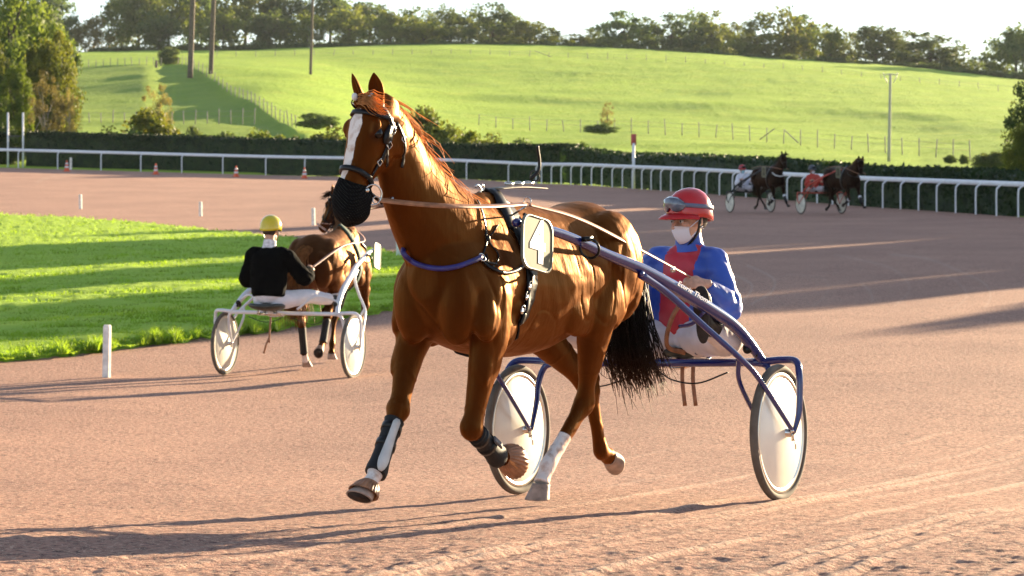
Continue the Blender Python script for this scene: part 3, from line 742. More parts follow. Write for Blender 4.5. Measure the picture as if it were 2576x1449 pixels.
def make_horse(M, pose, voxel, iters, coat, name="horse", blaze=False, socks=(), points=False, hoof=HOOF, mane_mat=None, tail_mat=None, hair=1.0, tail_pts=None, seed=1):
    me = horse_body(pose, voxel, iters)
    V = verts_of(me); Nn = normals_of(me)
    if voxel < .015:
        # soft relief: ribs, muscle, veins
        d = .0045 * vn3(V, 9, 0) + .0022 * vn3(V, 24, 1)
        rib = np.exp(-((V[:, 0] + .32) / .3) ** 2) * np.exp(-((V[:, 2] - 1.12) / .2) ** 2)
        d += rib * .0008 * np.sin((V[:, 0] - .35 * V[:, 2]) * 70)
        v1 = np.abs(vn3(V + .03 * np.c_[vn3(V, 8, 2), vn3(V, 8, 3), vn3(V, 8, 0)], 5.0, 1)); vein = np.exp(-(v1 / .022) ** 2) * np.clip((.92 - V[:, 2]) / .1 + (V[:, 2] > 1.7), 0, 1)
        v2 = np.abs(vn3(V * np.array([1.2, 1, .55]), 6.5, 3)); fold = np.exp(-(v2 / .03) ** 2) * np.clip((V[:, 0] + 1.3) / .2, 0, 1) * np.exp(-((V[:, 2] - 1.15) / .28) ** 2)
        d += .0030 * vein - .0042 * fold
        V = V + Nn * d[:, None]
        set_verts(me, V)
    me = join_mesh(me, ear_mb(pose))
    V = verts_of(me)
    attr(me, "white", white_mask(V, pose, blaze, socks))
    pt = np.zeros(len(V)); P_, X_, Y_, Z_ = head_axes(pose)
    if points:
        pt = np.clip((.62 - V[:, 2]) / .2, 0, 1)
        P, X, Y, Z = head_axes(pose); s = (V - np.array(P)) @ np.array(X) / HK ** 2; pt = np.maximum(pt, np.clip((s - .42) / .15, 0, 1) * (V[:, 2] > 1.3))
    for sg in (-1, 1):
        ec = P_ + X_ * .172 + Y_ * (sg * .09) + Z_ * (-.01); pt = np.maximum(pt, .8 * np.clip(1.5 - np.linalg.norm(V - np.array(ec), axis=1) / .034, 0, 1))
    attr(me, "points", pt)
    me.materials.append(coat)
    b = link(name, me, None); b.matrix_world = M; root = b
    P, X, Y, Z = head_axes(pose); H = lambda s, y, z: P + X * s + Y * y + Z * z
    rng = random.Random(seed)
    for sg in (-1, 1):
        e = MB(); e.ell(H(.172, sg * .0955, -.010), (.028, .017, .022), Matrix((X, Y, Z)).transposed(), 14, 10)
        e.build("eye", EYE, root)
    for L in pose['fore'] + pose['hind']:
        hoof_mb(L['c'], L['d'], L['t']).build("hoof", [hoof, HOOFSOLE], root)
    # mane
    nk = pose['neck']; C = catmull(nk, 40); crest = []
    for i in range(40):
        a = Vector(C[i][:3]); t = Vector(C[min(i + 1, 39)][:3]) - Vector(C[max(i - 1, 0)][:3]); t.normalize()
        up = t.cross(Vector((0, 1, 0))); up = up if up.x < 0 or up.z > 0 else -up
        if up.z < 0: up = -up
        crest.append((a + up * (C[i][3] * .97), up, t))
    mm = MB()
    def mroot(i):
        u = rng.uniform(7, 39); k = int(u); return crest[k] + (u / 39,)
    def mpath(r, i):
        p, up, t, u = r; L = rng.uniform(.10, .26) * (1.35 - .6 * u); sd = rng.gauss(-.15, .5)
        p0 = p + Vector((0, rng.gauss(0, .012), 0)) - up * .012
        dr = (up * rng.uniform(-.12, .20) - t * rng.uniform(.6, 1.1) + Vector((0, sd, 0))).normalized()
        p1 = p0 + dr * L * .4; p2 = p1 + (dr * .7 + Vector((-.25, sd * .3, -.35))) * L * .4; p3 = p2 + (dr * .35 + Vector((-.4, rng.gauss(0, .2), -.75 + rng.random() * .5))) * L * .4
        return [p0, p1, p2, p3]
    strands(mm, int(700 * hair), mroot, mpath, .0032 if hair > .8 else .008, rng, 7)
    # forelock
    def froot(i): return H(rng.uniform(-.02, .04), rng.gauss(-.01, .02), .052)
    def fpath(r, i):
        L = rng.uniform(.10, .20); dr = (X * rng.uniform(-.1, .3) + Y * rng.uniform(.5, 1.2) + Z * rng.uniform(.0, .3)).normalized()
        return [r, r + dr * L * .5 + Z * .01, r + dr * L * .8 - Vector((0, 0, .02)), r + dr * L - Vector((.03, 0, .03))]
    strands(mm, int(60 * hair), froot, fpath, .0036 if hair > .8 else .007, rng, 6)
    mm.build("mane", mane_mat, root)
    tl = MB()
    tp = tail_pts or [(-1.22, 0, 1.42), (-1.32, .02, 1.36), (-1.37, .04, 1.18), (-1.37, .05, .98), (-1.41, .06, .79), (-1.47, .09, .62)]
    T = [Vector(p) for p in tp]
    def troot(i): return Vector((rng.gauss(0, .016), rng.gauss(0, .022), rng.gauss(0, .015)))
    def tpath(o, i):
        k = rng.choice([4, 5, 5, 6, 6, 6]) if len(T) >= 6 else len(T); sp = rng.gauss(0, 1), rng.gauss(0, 1); out = []
        for j in range(min(k, len(T))):
            w = (.2, .35, .75, 1.1, 1.25, 1.35)[j] * .058
            out.append(T[j] + o * (1 if j < 2 else .4) + Vector((sp[0] * w * .8, sp[1] * w, rng.gauss(0, .012) * j)) + Vector((rng.gauss(0, .012), rng.gauss(0, .016), 0)) * (j > 1))
        return out
    strands(tl, int(900 * hair), troot, tpath, .0065 if hair > .8 else .011, rng, 12)
    tl.tube([T[0] + Vector((.05, 0, 0)), T[1], T[2], lerp(T[2], T[3], .8)], [.035, .035, .03, .012], n=10, samples=14)
    tl.build("tail", tail_mat, root)
    return b, me
# ------------------------------------------------------------------ sulky (local axes: origin at the axle's middle, x forward, y left, z up)
WR = .36
def wheel_part(root, y, rubber, rimm, discm, hubm, sgn, seg=64):
    w = MB()
    w.lathe((0, y, 0), (0, 1, 0), [(-.006, .292), (-.016, .300), (-.014, .318), (.014, .318), (.016, .300), (.006, .292)], seg, 0)
    wheel = w.build("wheel", [rimm], root)
    t = MB(); t.torus((0, y, 0), (0, 1, 0), WR - .021, .022, seg, 12); t.build("tyre", rubber, wheel)
    d = MB(); d.lathe((0, y, 0), (0, 1, 0), [(-.042, .0), (-.042, .035), (-.012, .285), (-.006, .294), (.006, .294), (.012, .285), (.042, .035), (.042, .0)], seg, 0, cap=False); d.build("disc_cover", discm, wheel)
    h = MB(); h.lathe((0, y, 0), (0, 1, 0), [(-.085, 0), (-.085, .011), (-.07, .012), (-.068, .022), (-.034, .024), (.034, .024), (.068, .022), (.07, .012), (.085, .011), (.085, 0)], 20)
    for s in (-1, 1):
        h.box((0.0, y + s * .076, -.012), (.011, .004, .030)); h.ell((.018, y + s * .082, .012), (.014, .010, .011), None, 10, 8); h.ell((-.016, y + s * .082, .016), (.011, .010, .013), None, 10, 8)
        h.tube([(0, y + s * .084, -.03), (.004, y + s * .092, -.06), (-.004, y + s * .088, -.085)], .004, 6)
    h.build("hub", hubm, wheel)
    return wheel

def make_sulky(root, paint, rubber, rimm, discm, lowdetail=False, seat_at=(-.45, .08, .40), text=None):
    dark = BLACK
    seg = 32 if lowdetail else 72
    sh = [(1.90, .30, 1.178), (1.53, .335, 1.112), (1.155, .385, .998), (.885, .43, .917), (.60, .485, .805), (.29, .54, .675), (.08, .58, .575), (-.06, .61, .468), (-.16, .64, .362)]
    for s in (1, -1):
        m = MB()
        P = [(x, y * s, z) for x, y, z in sh]
        m.tube(P, [.019, .024, .027, .030, .034, .035, .033, .029, .024], 16, samples=70)
        shaft = m.build("shaft", paint, root)
        c = MB(); c.ell((1.92, .30 * s, 1.181), (.030, .022, .022), None, 14, 10); c.build("shaft_cap", paint, shaft)
        # strap loop round the shaft
        q = MB(); q.torus((1.36, .395 * s, 1.035), (1, .1, -.25), .050, .007, 26, 6); q.box((1.38, .395 * s, 1.082), (.028, .018, .012)); q.build("shaft_strap", dark, shaft)
        b = MB()
        b.tube([(.90, .445 * s, .885), (.70, .50 * s, .775), (.54, .62 * s, .60), (.41, .75 * s, .43), (.28, .80 * s, .31), (.0, .868 * s, 0)], [.021, .019, .0165, .0155, .0145, .012], 12, samples=40)
        b.tube([(.40, .745 * s, .425), (.30, .705 * s, .28), (.01, .705 * s, 0)], [.014, .013, .011], 10, samples=20)
        b.ell((.905, .455 * s, .888), (.022, .012, .016), None, 10, 8)
        b.build("strut", paint, root)
        f = MB()
        f.tube([(-.15, .64 * s, .362), (-.15, .76 * s, .372), (-.115, .85 * s, .366), (-.07, .884 * s, .30), (-.055, .886 * s, .18), (-.04, .882 * s, .09), (0, .868 * s, 0)], [.021, .020, .0195, .019, .0185, .017, .011], 14, samples=46)
        f.tube([(-.15, .60 * s, .358), (-.14, .675 * s, .335), (-.10, .70 * s, .24), (-.07, .70 * s, .14), (0, .70 * s, 0)], [.018, .018, .0175, .0165, .011], 12, samples=36)
        f.build("fork", paint, root)
        wheel_part(root, .785 * s, rubber, rimm, discm, STEEL, s, seg)
        # brace from the seat frame to the shaft, with its black clamp and a foot rest
        g = MB(); g.tube([(seat_at[0] + .18, .20 * s, .40), (-.20, .40 * s, .55), (-.03, .60 * s, .50)], .013, 10, samples=16); br = g.build("brace", paint, root)
        k = MB(); k.ell((-.085, .595 * s, .452), (.055, .032, .030), Matrix.Rotation(math.radians(38), 3, 'Y'), 14, 10); k.tube([(-.12, .585 * s, .435), (-.10, .64 * s, .40)], .014, 8); k.ell((-.10, .63 * s, .43), (.014, .02, .014), None, 8, 6); k.build("clamp", dark, br)
        r = MB(); r.tube([(.335, .535 * s, .665), (.33, .46 * s, .60), (.325, .38 * s, .585)], .010, 8, samples=12); r.build("foot_rest", paint, root)
    a = MB(); a.tube([(-.15, -.64, .36), (-.15, -.3, .357), (-.15, .3, .357), (-.15, .64, .36)], .022, 14, samples=20); a.tube([(-.15, .02, .35), (-.28, .04, .345), (seat_at[0], seat_at[1], .365)], .02, 10, samples=14)
    a.tube([(-.15, -.2, .35), (-.30, -.10, .35), (seat_at[0], -.04, .365)], .014, 8, samples=10); a.tube([(-.15, .3, .35), (-.30, .24, .35), (seat_at[0], .20, .365)], .014, 8, samples=10)
    a.build("axle_beam", paint, root)
    c = MB(); x, y, z = seat_at
    rings = []
    for h, sc in ((-.03, .55), (-.022, .85), (0, 1.0), (.022, 1.02), (.036, .93), (.030, .5)):
        rings.append([(x + .17 * sc * math.copysign(abs(math.cos(t)) ** .8, math.cos(t)) - .02, y + .20 * sc * math.copysign(abs(math.sin(t)) ** .8, math.sin(t)), z + h + .022 * abs(math.sin(t)) ** 2 * sc - .03 * math.cos(t) * sc * .3) for t in [2 * math.pi * j / 28 for j in range(28)]])
    c.loft(rings); c.build("seat", mat("seat_vinyl", (.03, .035, .03), .45, noise=(12, .4)), root)
    g = MB(); g.tube([(x + .10, y - .12, z - .055), (x + .10, y + .16, z - .055)], .022, 12); g.tube([(x + .12, y - .16, z - .07), (x + .13, y - .02, z - .085), (x + .13, y + .05, z - .075)], .008, 8, samples=12)
    g.build("seat_bracket", STEEL, root)
    if not lowdetail:
        w = MB(); w.tube([(-.1, .46, .31), (-.06, .30, .255), (-.08, .14, .27), (-.14, .02, .32)], .0045, 6, samples=24); w.tube([(-.1, -.05, .31), (.0, -.28, .24), (-.1, -.52, .31)], .004, 6, samples=24)
        w.build("cable", dark, root)

# ------------------------------------------------------------------ people (face towards +x)
def rot_yp(yaw, pitch=0, roll=0):
    return Matrix.Rotation(math.radians(yaw), 3, 'Z') @ Matrix.Rotation(math.radians(pitch), 3, 'Y') @ Matrix.Rotation(math.radians(roll), 3, 'X')

def hand_mb(mb, wrist, d, palm_n, thumb_side, curl=1.0):
    """a closed hand: wrist point, direction along the hand, palm normal, thumb direction"""
    w = Vector(wrist); d = Vector(d).normalized(); n = Vector(palm_n); n = (n - d * n.dot(d)).normalized(); s = Vector(thumb_side); s = (s - d * s.dot(d) - n * s.dot(n)).normalized()
    mb.tube([w - d * .03, w + d * .005, w + d * .045, w + d * .088], [(.026, .020), (.028, .019), (.040, .017), (.042, .015)], 14, samples=14, ref=s)
    for k, (off, L, r) in enumerate(((.031, .074, .0092), (.010, .084, .0096), (-.011, .078, .0092), (-.031, .060, .0080))):
        b = w + d * (.088 - .004 * abs(k - 1)) + s * off
        b0 = b - d * .03
        k1 = b + (d * .85 + n * .35 * curl).normalized() * L * .40
        k2 = k1 + (d * (1 - .95 * curl) + n * .98 * curl).normalized() * L * .34
        k3 = k2 + (d * (-.55 * curl) + n * (.55 + .2 * curl)).normalized() * L * .26
        mb.tube([b0, b, k1, k2, k3], [r * .9, r * 1.08, r, r * .93, r * .7], 9, samples=16, ref=s)
    tb = w + d * .028 + s * .030
    mb.tube([tb - s * .015, tb + s * .014 + d * .02 + n * .012, tb + s * .004 + d * .046 + n * .030, tb - s * .012 + d * .062 + n * .034], [.014, .0125, .0105, .0078], 9, samples=14, ref=n)

def make_person(root, J, voxel, skin, parts, detail=True):
    """root: the person's Empty is replaced by the body mesh; returns body. J holds joints."""
    R = rot_yp(*J['head_rot']); hc = Vector(J['head'])
    HS = J.get('hs', 1.0); Hd = lambda x, y, z: hc + R @ Vector((x * HS, y * HS, z * HS))
    mb = MB()
    mb.ell(Hd(-.012, 0, .03), (.098, .076, .098), R, 22, 16)
    mb.ell(Hd(.028, 0, -.055), (.062, .056, .072), R, 18, 12)
    mb.ell(Hd(.068, 0, -.098), (.024, .026, .022), R)
    mb.ell(Hd(.066, 0, .018), (.022, .050, .016), R)                # brow
    mb.tube([Hd(.082, 0, .008), Hd(.098, 0, -.018), Hd(.112, 0, -.036), Hd(.092, 0, -.046)], [.009, .011, .014, .012], 10, samples=12)
    for s in (-1, 1):
        mb.ell(Hd(.058, s * .040, -.022), (.028, .022, .022), R)    # cheekbone
        mb.ell(Hd(-.012, s * .078, -.012), (.019, .009, .032), R)   # ear
        mb.ell(Hd(-.002, s * .076, -.030), (.010, .008, .014), R)
    mb.ell(Hd(.090, 0, -.070), (.012, .026, .009), R)
    nb = Vector(J['neck']); pv = Vector(J['pelvis'])
    mb.tube([Hd(-.02, 0, -.03), lerp(Hd(-.02, 0, -.08), nb, .5), nb, nb + Vector((0, 0, -.06))], [.056, .053, .058, .08], 16, samples=16)
    mb.tube([nb + Vector((0, 0, .0)), lerp(nb, pv, .25), lerp(nb, pv, .6), pv], [(.07, .07), (.15, .085), (.13, .08), (.14, .09)], 16, samples=20, ref=(0, 1, 0))
    for sd in ('L', 'R'):
        A = J['arm' + sd]
        mb.tube([A[0], lerp(A[0], A[1], .5), A[1], lerp(A[1], A[2], .35), A[2]], [.048, .042, .036, .036, .024], 12, samples=24)
        hand_mb(mb, A[2], A[3], A[4], A[5], J.get('curl', 1.0))
        L = J['leg' + sd]
        mb.tube([L[0], lerp(L[0], L[1], .5), L[1], lerp(L[1], L[2], .35), L[2]], [.078, .068, .050, .048, .034], 12, samples=24)
    me = remesh(mb, voxel, 3)
    me.materials.append(skin)
    b = link("person", me, None)
    b.matrix_world = root
    # eyes and brows
    for s in (-1, 1):
        e = MB(); e.ell(Hd(.078, s * .032, -.004), (.012, .014, .011), R, 14, 10, 0); e.ell(Hd(.0875, s * .0335, -.004), (.0035, .0062, .0062), R, 10, 8, 1)
        e.build("eye", [parts['eyewhite'], EYE], b)
        e = MB(); e.tube([Hd(.089, s * .014, .014), Hd(.086, s * .034, .020), Hd(.072, s * .054, .013)], [.004, .0055, .003], 6, samples=10); e.build("eyebrow", parts['hair'], b)
    hr = MB()   # hair below the helmet at nape and temples
    rings = []
    for z, k in ((.045, 1.0), (.02, 1.02), (-.01, 1.0), (-.035, .93), (-.055, .8)):
        rings.append([Hd(-.012 - .102 * k * math.cos(t), .080 * k * math.sin(t), z + .03 * (1 - math.cos(t)) * .5) for t in np.linspace(-1.35, 1.35, 20)] + [Hd(-.012 - .085 * k * math.cos(t), .066 * k * math.sin(t), z) for t in np.linspace(1.35, -1.35, 20)])
    hr.loft(rings); hr.build("hair", parts['hair'], b)
    # helmet
    hm = MB(); rings = []; n = 40
    hm_c = lambda x, y, z: Hd(x - .012, y, z + .052)
    prof = [(.112, .02), (.109, .25), (.097, .52), (.074, .76), (.044, .92), (.01, 1.0), (-.025, 1.02), (-.044, .99)]
    wr = J.get('wrinkle', .004)
    for i, (z, k) in enumerate(prof):
        ring = []
        for j in range(n):
            t = 2 * math.pi * j / n; f = 1 + wr * 8 * math.sin(5 * t + i) * (k > .6) * (.5 + .5 * math.sin(2.3 * t + 2 * i)) * (1 if math.cos(t) < .5 else .2)
            zz = z - (.035 * max(0, -math.cos(t)) if z < 0 else 0)
            ring.append(hm_c(.128 * k * f * math.cos(t), .108 * k * f * math.sin(t), zz))
        rings.append(ring)
    rings.append([hm_c(.118 * math.cos(2 * math.pi * j / n), .098 * math.sin(2 * math.pi * j / n), -.045 - .035 * max(0, -math.cos(2 * math.pi * j / n))) for j in range(n)])
    rings.append([hm_c(.112 * math.cos(2 * math.pi * j / n), .094 * math.sin(2 * math.pi * j / n), .0) for j in range(n)])
    hm.loft(rings, 0, cap=False)
    hel = hm.build("helmet", parts['helmet'], b)
    if parts.get('peak'):
        pk = MB(); r1 = []
        for k, dz in ((0, 0), (.35, .004), (.7, -.004), (1, -.016)):
            r1.append([hm_c((.112 + .085 * k * math.cos(t) ** 1.0) * math.cos(t), (.102 + .03 * k) * math.sin(t), -.012 + dz - .03 * (1 - math.cos(t))) for t in np.linspace(-1.25, 1.25, 22)])
        vs = [p for r in r1 for p in r] + [p - R @ Vector((0, 0, .006)) for r in r1 for p in r]; fs = []; N_ = 22; K = len(r1)
        for i in range(K - 1):
            for j in range(N_ - 1):
                a = i * N_ + j; fs.append((a, a + 1, a + N_ + 1, a + N_)); c = a + K * N_; fs.append((c, c + N_, c + N_ + 1, c + 1))
        for j in range(N_ - 1): a = (K - 1) * N_ + j; fs.append((a, a + 1, a + 1 + K * N_, a + K * N_))
        pk.add(vs, fs); pk.build("peak", parts['peak'], hel)
    if parts.get('goggles'):
        g = MB(); r1 = []
        for k in range(41):
            t = 2 * math.pi * k / 40; zc = .012 + .024 * math.cos(t); x0 = 1.045
            r1.append([hm_c(.128 * q * math.cos(t), .108 * q * math.sin(t), zc + dz) for q, dz in ((x0, .011), (x0 + .022, .011), (x0 + .022, -.011), (x0, -.011))])
        g.loft(r1, 0, cap=False)
        gs = g.build("goggles", parts['goggles'], hel)
        l = MB(); r1 = []
        for t in np.linspace(-.82, .82, 24):
            u = abs(t) / .82; hh = .036 * (1 - u ** 4) + .004; nose = .016 * math.exp(-(t / .13) ** 2)
            zc = .040 - .012 * u
            r1.append([hm_c(.128 * q * math.cos(t), .108 * q * math.sin(t), z) for q, z in ((.95, zc + hh), (1.10, zc + hh * .8), (1.12, zc), (1.10, zc - hh * .8 + nose), (1.04, zc - hh + nose))])
        l.loft(r1); l.build("goggle_lens", parts['lens'], gs)
    if parts.get('liner'):
        l = MB(); r1 = []
        for t in np.linspace(-1.5, 1.5, 26):
            r1.append([hm_c(q * math.cos(t), q * .84 * math.sin(t), z) for q, z in ((.105, -.016), (.122, -.018), (.121, -.046), (.100, -.046))])
        l.loft(r1); l.build("helmet_liner", parts['liner'], hel)
    if parts.get('strap'):
        c = MB()
        for s in (-1, 1):
            pts = [Hd(-.005, s * .088, .01), Hd(.008, s * .084, -.045), Hd(.022, s * .070, -.085), Hd(.038, s * .03, -.128)]
            A = catmull(pts, 14); c.band(A, [R @ Vector((0, s, -.2)) for _ in A], .018, .004)
        A = catmull([Hd(.038, -.03, -.128), Hd(.042, 0, -.134), Hd(.038, .03, -.128)], 8); c.band(A, [R @ Vector((0, 0, -1)) for _ in A], .018, .004)
        c.build("chin_strap", parts['strap'], hel)
    if parts.get('mask'):
        k = MB(); r1 = []
        for t in np.linspace(-1.02, 1.02, 26):
            u = t / 1.02; ring = []
            for q, z, bx in ((0, -.024, .0), (.3, -.05, .010), (.6, -.08, .004), (.85, -.108, -.010), (1, -.125, -.024)):
                nose = .022 * math.exp(-(u / .28) ** 2) * (1 - q * .45)
                rr = .098 + bx - .010 * q; wy = .070 - .012 * q
                pl = .0015 * math.sin(q * 19)
                ring.append(Hd(.010 + (rr - .012) * math.cos(t) ** .9 + nose + pl, wy * 1.08 * math.sin(t), z + .012 * (1 - q) * -abs(u) + .028 * q * u * u))
            r1.append(ring)
        vs = [p for r in r1 for p in r]; n0 = len(vs); off = [R @ Vector((-.004, 0, 0))] * n0; vs = vs + [p + o for p, o in zip(vs, off)]; fs = []
        for i in range(25):
            for j in range(4):
                a = i * 5 + j; fs.append((a, a + 5, a + 6, a + 1)); fs.append((a + n0, a + 1 + n0, a + 6 + n0, a + 5 + n0))
        for i in range(25):
            for j in (0, 4): a = i * 5 + j; fs.append((a, a + 5, a + 5 + n0, a + n0))
        k.add(vs, fs); mk = k.build("face_mask", parts['mask'], b)
        for s in (-1, 1):
            l = MB(); l.tube([Hd(.052, s * .066, -.038), Hd(.025, s * .079, -.018), Hd(-.012, s * .088, .004)], .0028, 6, samples=10)
            l.tube([Hd(.046, s * .062, -.09), Hd(.022, s * .076, -.066), Hd(-.018, s * .086, -.04)], .0028, 6, samples=10)
            l.build("ear_loop", parts['mask'], mk)
    # jacket
    jk = MB()
    tw = J.get('bulk', 1.0)
    mid = lerp(nb, pv, .5)
    ab = J['armL'][0], J['armR'][0]; ax = (Vector(ab[0]) - Vector(ab[1])).normalized()
    jk.tube([nb + Vector((0, 0, .015)), nb - Vector((0, 0, .03)), lerp(nb, pv, .2), lerp(nb, pv, .45), lerp(nb, pv, .72), pv + Vector((0, 0, .04)), pv + Vector((0, 0, -.01))],
            [(.066, .066), (.105, .08), (.175 * tw, .115 * tw), (.182 * tw, .132 * tw), (.178 * tw, .135 * tw), (.168 * tw, .128 * tw), (.15 * tw, .115 * tw)], 24, samples=40, ref=ax)
    for sd in ('L', 'R'):
        A = J['arm' + sd]; S = Vector(A[0]); E_ = Vector(A[1]); Wp = Vector(A[2])
        jk.ell(S + Vector((0, 0, -.02)), (.072 * tw, .070 * tw, .075 * tw))
        jk.tube([lerp(nb, S, .45) - Vector((0, 0, .04)), S, lerp(S, E_, .5), E_, lerp(E_, Wp, .5), lerp(E_, Wp, .86), lerp(E_, Wp, .95)], [.06 * tw, .072 * tw, .078 * tw, .078 * tw, .068 * tw, .048, .040], 16, samples=40)
    jm = remesh(jk, max(.010, voxel * 1.5), 5)
    V = verts_of(jm); Nn = normals_of(jm)
    if detail:
        d = .010 * vn3(V, 11, 0) + .020 * np.abs(vn3(V * np.array([1, 1, 1.8]), 8, 2)) + .014 * np.abs(vn3(V * np.array([1.4, 1, .7]), 17, 3)) + .004 * vn3(V, 30, 1) - .008
        # folds gathered at the elbows and waist
        for q in (J['armL'][1], J['armR'][1]):
            r = np.linalg.norm(V - np.array(q), axis=1); d += np.exp(-(r / .10) ** 2) * .008 * np.sin(V @ np.array([55, 30, 75.]))
        set_verts(jm, V + Nn * d[:, None])
    mats_ = parts['jacket'] if isinstance(parts['jacket'], list) else [parts['jacket']]
    for m_ in mats_: jm.materials.append(m_)
    if len(mats_) > 1:
        mi = []
        for p in jm.polygons:
            c = p.center; y = c.y - (pv.y + (nb.y - pv.y) * (c.z - pv.z) / (nb.z - pv.z))
            mi.append(1 if abs(y) < .092 and p.normal.x > -.1 and c.x > pv.x - .02 and c.z < nb.z - .01 and (c - Vector(J['armL'][2])).length > .13 and (c - Vector(J['armR'][2])).length > .13 else 0)
        jm.polygons.foreach_set("material_index", mi)
    ja = link("jacket", jm, b)
    c = MB(); rings = []
    for h, r_, o in ((-.035, .088, 0), (.0, .076, 0), (.045, .070, .004), (.060, .071, .006), (.060, .060, .006), (.0, .058, 0)):
        rings.append([nb + Vector((r_ * math.cos(t) + o, r_ * 1.02 * math.sin(t), h - .012 * math.cos(t))) for t in [2 * math.pi * j / 28 for j in range(28)]])
    c.loft(rings, 0, cap=False); c.build("collar", mats_[0] if not parts.get('collar') else parts['collar'], ja)
    # trousers
    tr = MB()
    tr.tube([pv + Vector((0, 0, .09)), pv + Vector((0, 0, .02)), pv + Vector((.02, 0, -.055))], [(.145, .105), (.165, .125), (.13, .10)], 20, samples=14, ref=(0, 1, 0))
    for sd in ('L', 'R'):
        L = J['leg' + sd]; a, k_, f = [Vector(q) for q in L[:3]]
        tr.tube([lerp(pv, a, .6), a, lerp(a, k_, .5), k_, lerp(k_, f, .4), lerp(k_, f, .8)], [.10, .112, .098, .082, .074, .060], 16, samples=34)
    tm = remesh(tr, max(.010, voxel * 1.5), 4)
    V = verts_of(tm); Nn = normals_of(tm)
    if detail: set_verts(tm, V + Nn * (.006 * vn3(V, 13, 1) + .014 * np.abs(vn3(V, 9, 3)) + .008 * np.abs(vn3(V, 21, 0)) - .005)[:, None])
    tm.materials.append(parts['trousers']); link("trousers", tm, b)
    # boots
    for sd in ('L', 'R'):
        L = J['leg' + sd]; k_, f = Vector(L[1]), Vector(L[2]); toe = Vector(L[3]).normalized(); up = (k_ - f).normalized(); sole = (up - toe * up.dot(toe)).normalized(); sx = toe.cross(sole)
        bt = MB()
        bt.tube([lerp(f, k_, .42), lerp(f, k_, .2), f + toe * .0, f - sole * .055 + toe * .02], [.060, .052, .050, .045], 14, samples=16)
        bt.tube([f - sole * .05 - toe * .055, f - sole * .052, f - sole * .060 + toe * .08, f - sole * .066 + toe * .155, f - sole * .070 + toe * .19], [(.034, .034), (.040, .042), (.044, .036), (.042, .028), (.022, .018)], 16, samples=24, ref=sx)
        bm_ = remesh(bt, .008 if detail else .016, 3); bm_.materials.append(parts['boot']); bo = link("boot", bm_, b)
        so = MB(); rings = []
        for h, q in ((0, .94), (.004, 1.0), (.014, 1.0), (.016, .9)):
            ring = []
            for t in [2 * math.pi * j / 32 for j in range(32)]:
                c_ = math.cos(t); s_ = math.sin(t); xx = .065 + .152 * c_ * q; wd = (.047 + .008 * c_ - .009 * math.exp(-((c_ + .25) / .3) ** 2)) * q
                ring.append(f - sole * (.088 + h) + toe * xx + sx * (wd * math.copysign(abs(s_) ** .8, s_)))
            rings.append(ring)
        so.loft(rings); so.build("sole", parts['sole'], bo)
    return b
# ------------------------------------------------------------------ the trotter in front with its sulky and driver
TH = math.radians(28.5)
HM = Matrix(((-math.sin(TH), math.cos(TH), 0, -.111), (-math.cos(TH), -math.sin(TH), 0, 12.34), (0, 0, 1, 0), (0, 0, 0, 1)))
CHEST = coat_material("chestnut_coat", (.036, .0088, .0018), (.088, .0225, .0036))
MANE = hair_mat("chestnut_mane", (.70, .37, .13), (.46, .21, .065), 20, .45)
TAIL = hair_mat("dark_tail", (.004, .0025, .002), (.010, .005, .003), 6)
_t = TAIL.node_tree; _tc = _t.nodes.new("ShaderNodeTexCoord"); _sp = _t.nodes.new("ShaderNodeSeparateXYZ"); _t.links.new(_tc.outputs["Object"], _sp.inputs[0])
_mr = _t.nodes.new("ShaderNodeMapRange"); _mr.inputs[1].default_value = .82; _mr.inputs[2].default_value = .56; _t.links.new(_sp.outputs[2], _mr.inputs[0])
_p = _t.nodes["Principled BSDF"]; _src = _p.inputs["Base Color"].links[0].from_socket; _mx = _t.nodes.new("ShaderNodeMix"); _mx.data_type = 'RGBA'; _mx.inputs["B"].default_value = (.075, .026, .007, 1)
_t.links.new(_src, _mx.inputs["A"]); _t.links.new(_mr.outputs[0], _mx.inputs["Factor"]); _t.links.new(_mx.outputs["Result"], _p.inputs["Base Color"])
Lp = FRONT_POSE['fore'][1]; Lh = FRONT_POSE['hind'][0]
front, fme = make_horse(HM, FRONT_POSE, .0085, 8, CHEST, blaze=True, socks=[(Lp['c'], Lp['f'], 1.0, .07), (Lh['c'], Lh['k'], .56, .075)], mane_mat=MANE, tail_mat=TAIL)
tag(front, "chestnut trotting horse with a white blaze wearing number 4", "horse")
HB = bvh_of(fme); HMi = HM.inverted()
CAML = HMi @ Vector((0, 0, HC))
def pick(px, py, off=0.0):
    """the point of the front horse's coat on the line of sight through a picture position, and the coat's normal there"""
    d = (HMi.to_3x3() @ (px3(px, py, 10) - Vector((0, 0, HC)))).normalized()
    loc, nor, i, dist = HB.ray_cast(CAML, d)
    if loc is None:
        loc = CAML + d * 11.5; loc, nor, i, dist = HB.find_nearest(loc)
    if nor.dot(d) > 0: nor = -nor
    return loc + nor * off, nor
def strap(mb, pix, w, th=.005, n=30, off=.003, mi=0):
    pn = [pick(*p) for p in pix]
    A = catmull([tuple(p) for p, _ in pn], n); P = []; N = []
    for q in A:
        loc, nor, i, d = HB.find_nearest(Vector(q))
        if (Vector(q) - loc).length < .03: P.append(loc + nor * off)
        else: P.append(Vector(q) + nor * off)
        N.append(nor)
    mb.band(P, N, w, th, mi); return P
def near(p, off=0.0):
    loc, nor, i, d = HB.find_nearest(Vector(p)); return loc + nor * off, nor
def cord(mb, pix, r, off=None, n=30, mi=0):
    off = r if off is None else off
    P = [pick(*p)[0] + pick(*p)[1] * off for p in pix]
    mb.tube(P, r, 8, mi, samples=n); return P
hP, hX, hY, hZ = head_axes(FRONT_POSE)
def Hh(s, y, z): return hP + hX * s + hY * y + hZ * z
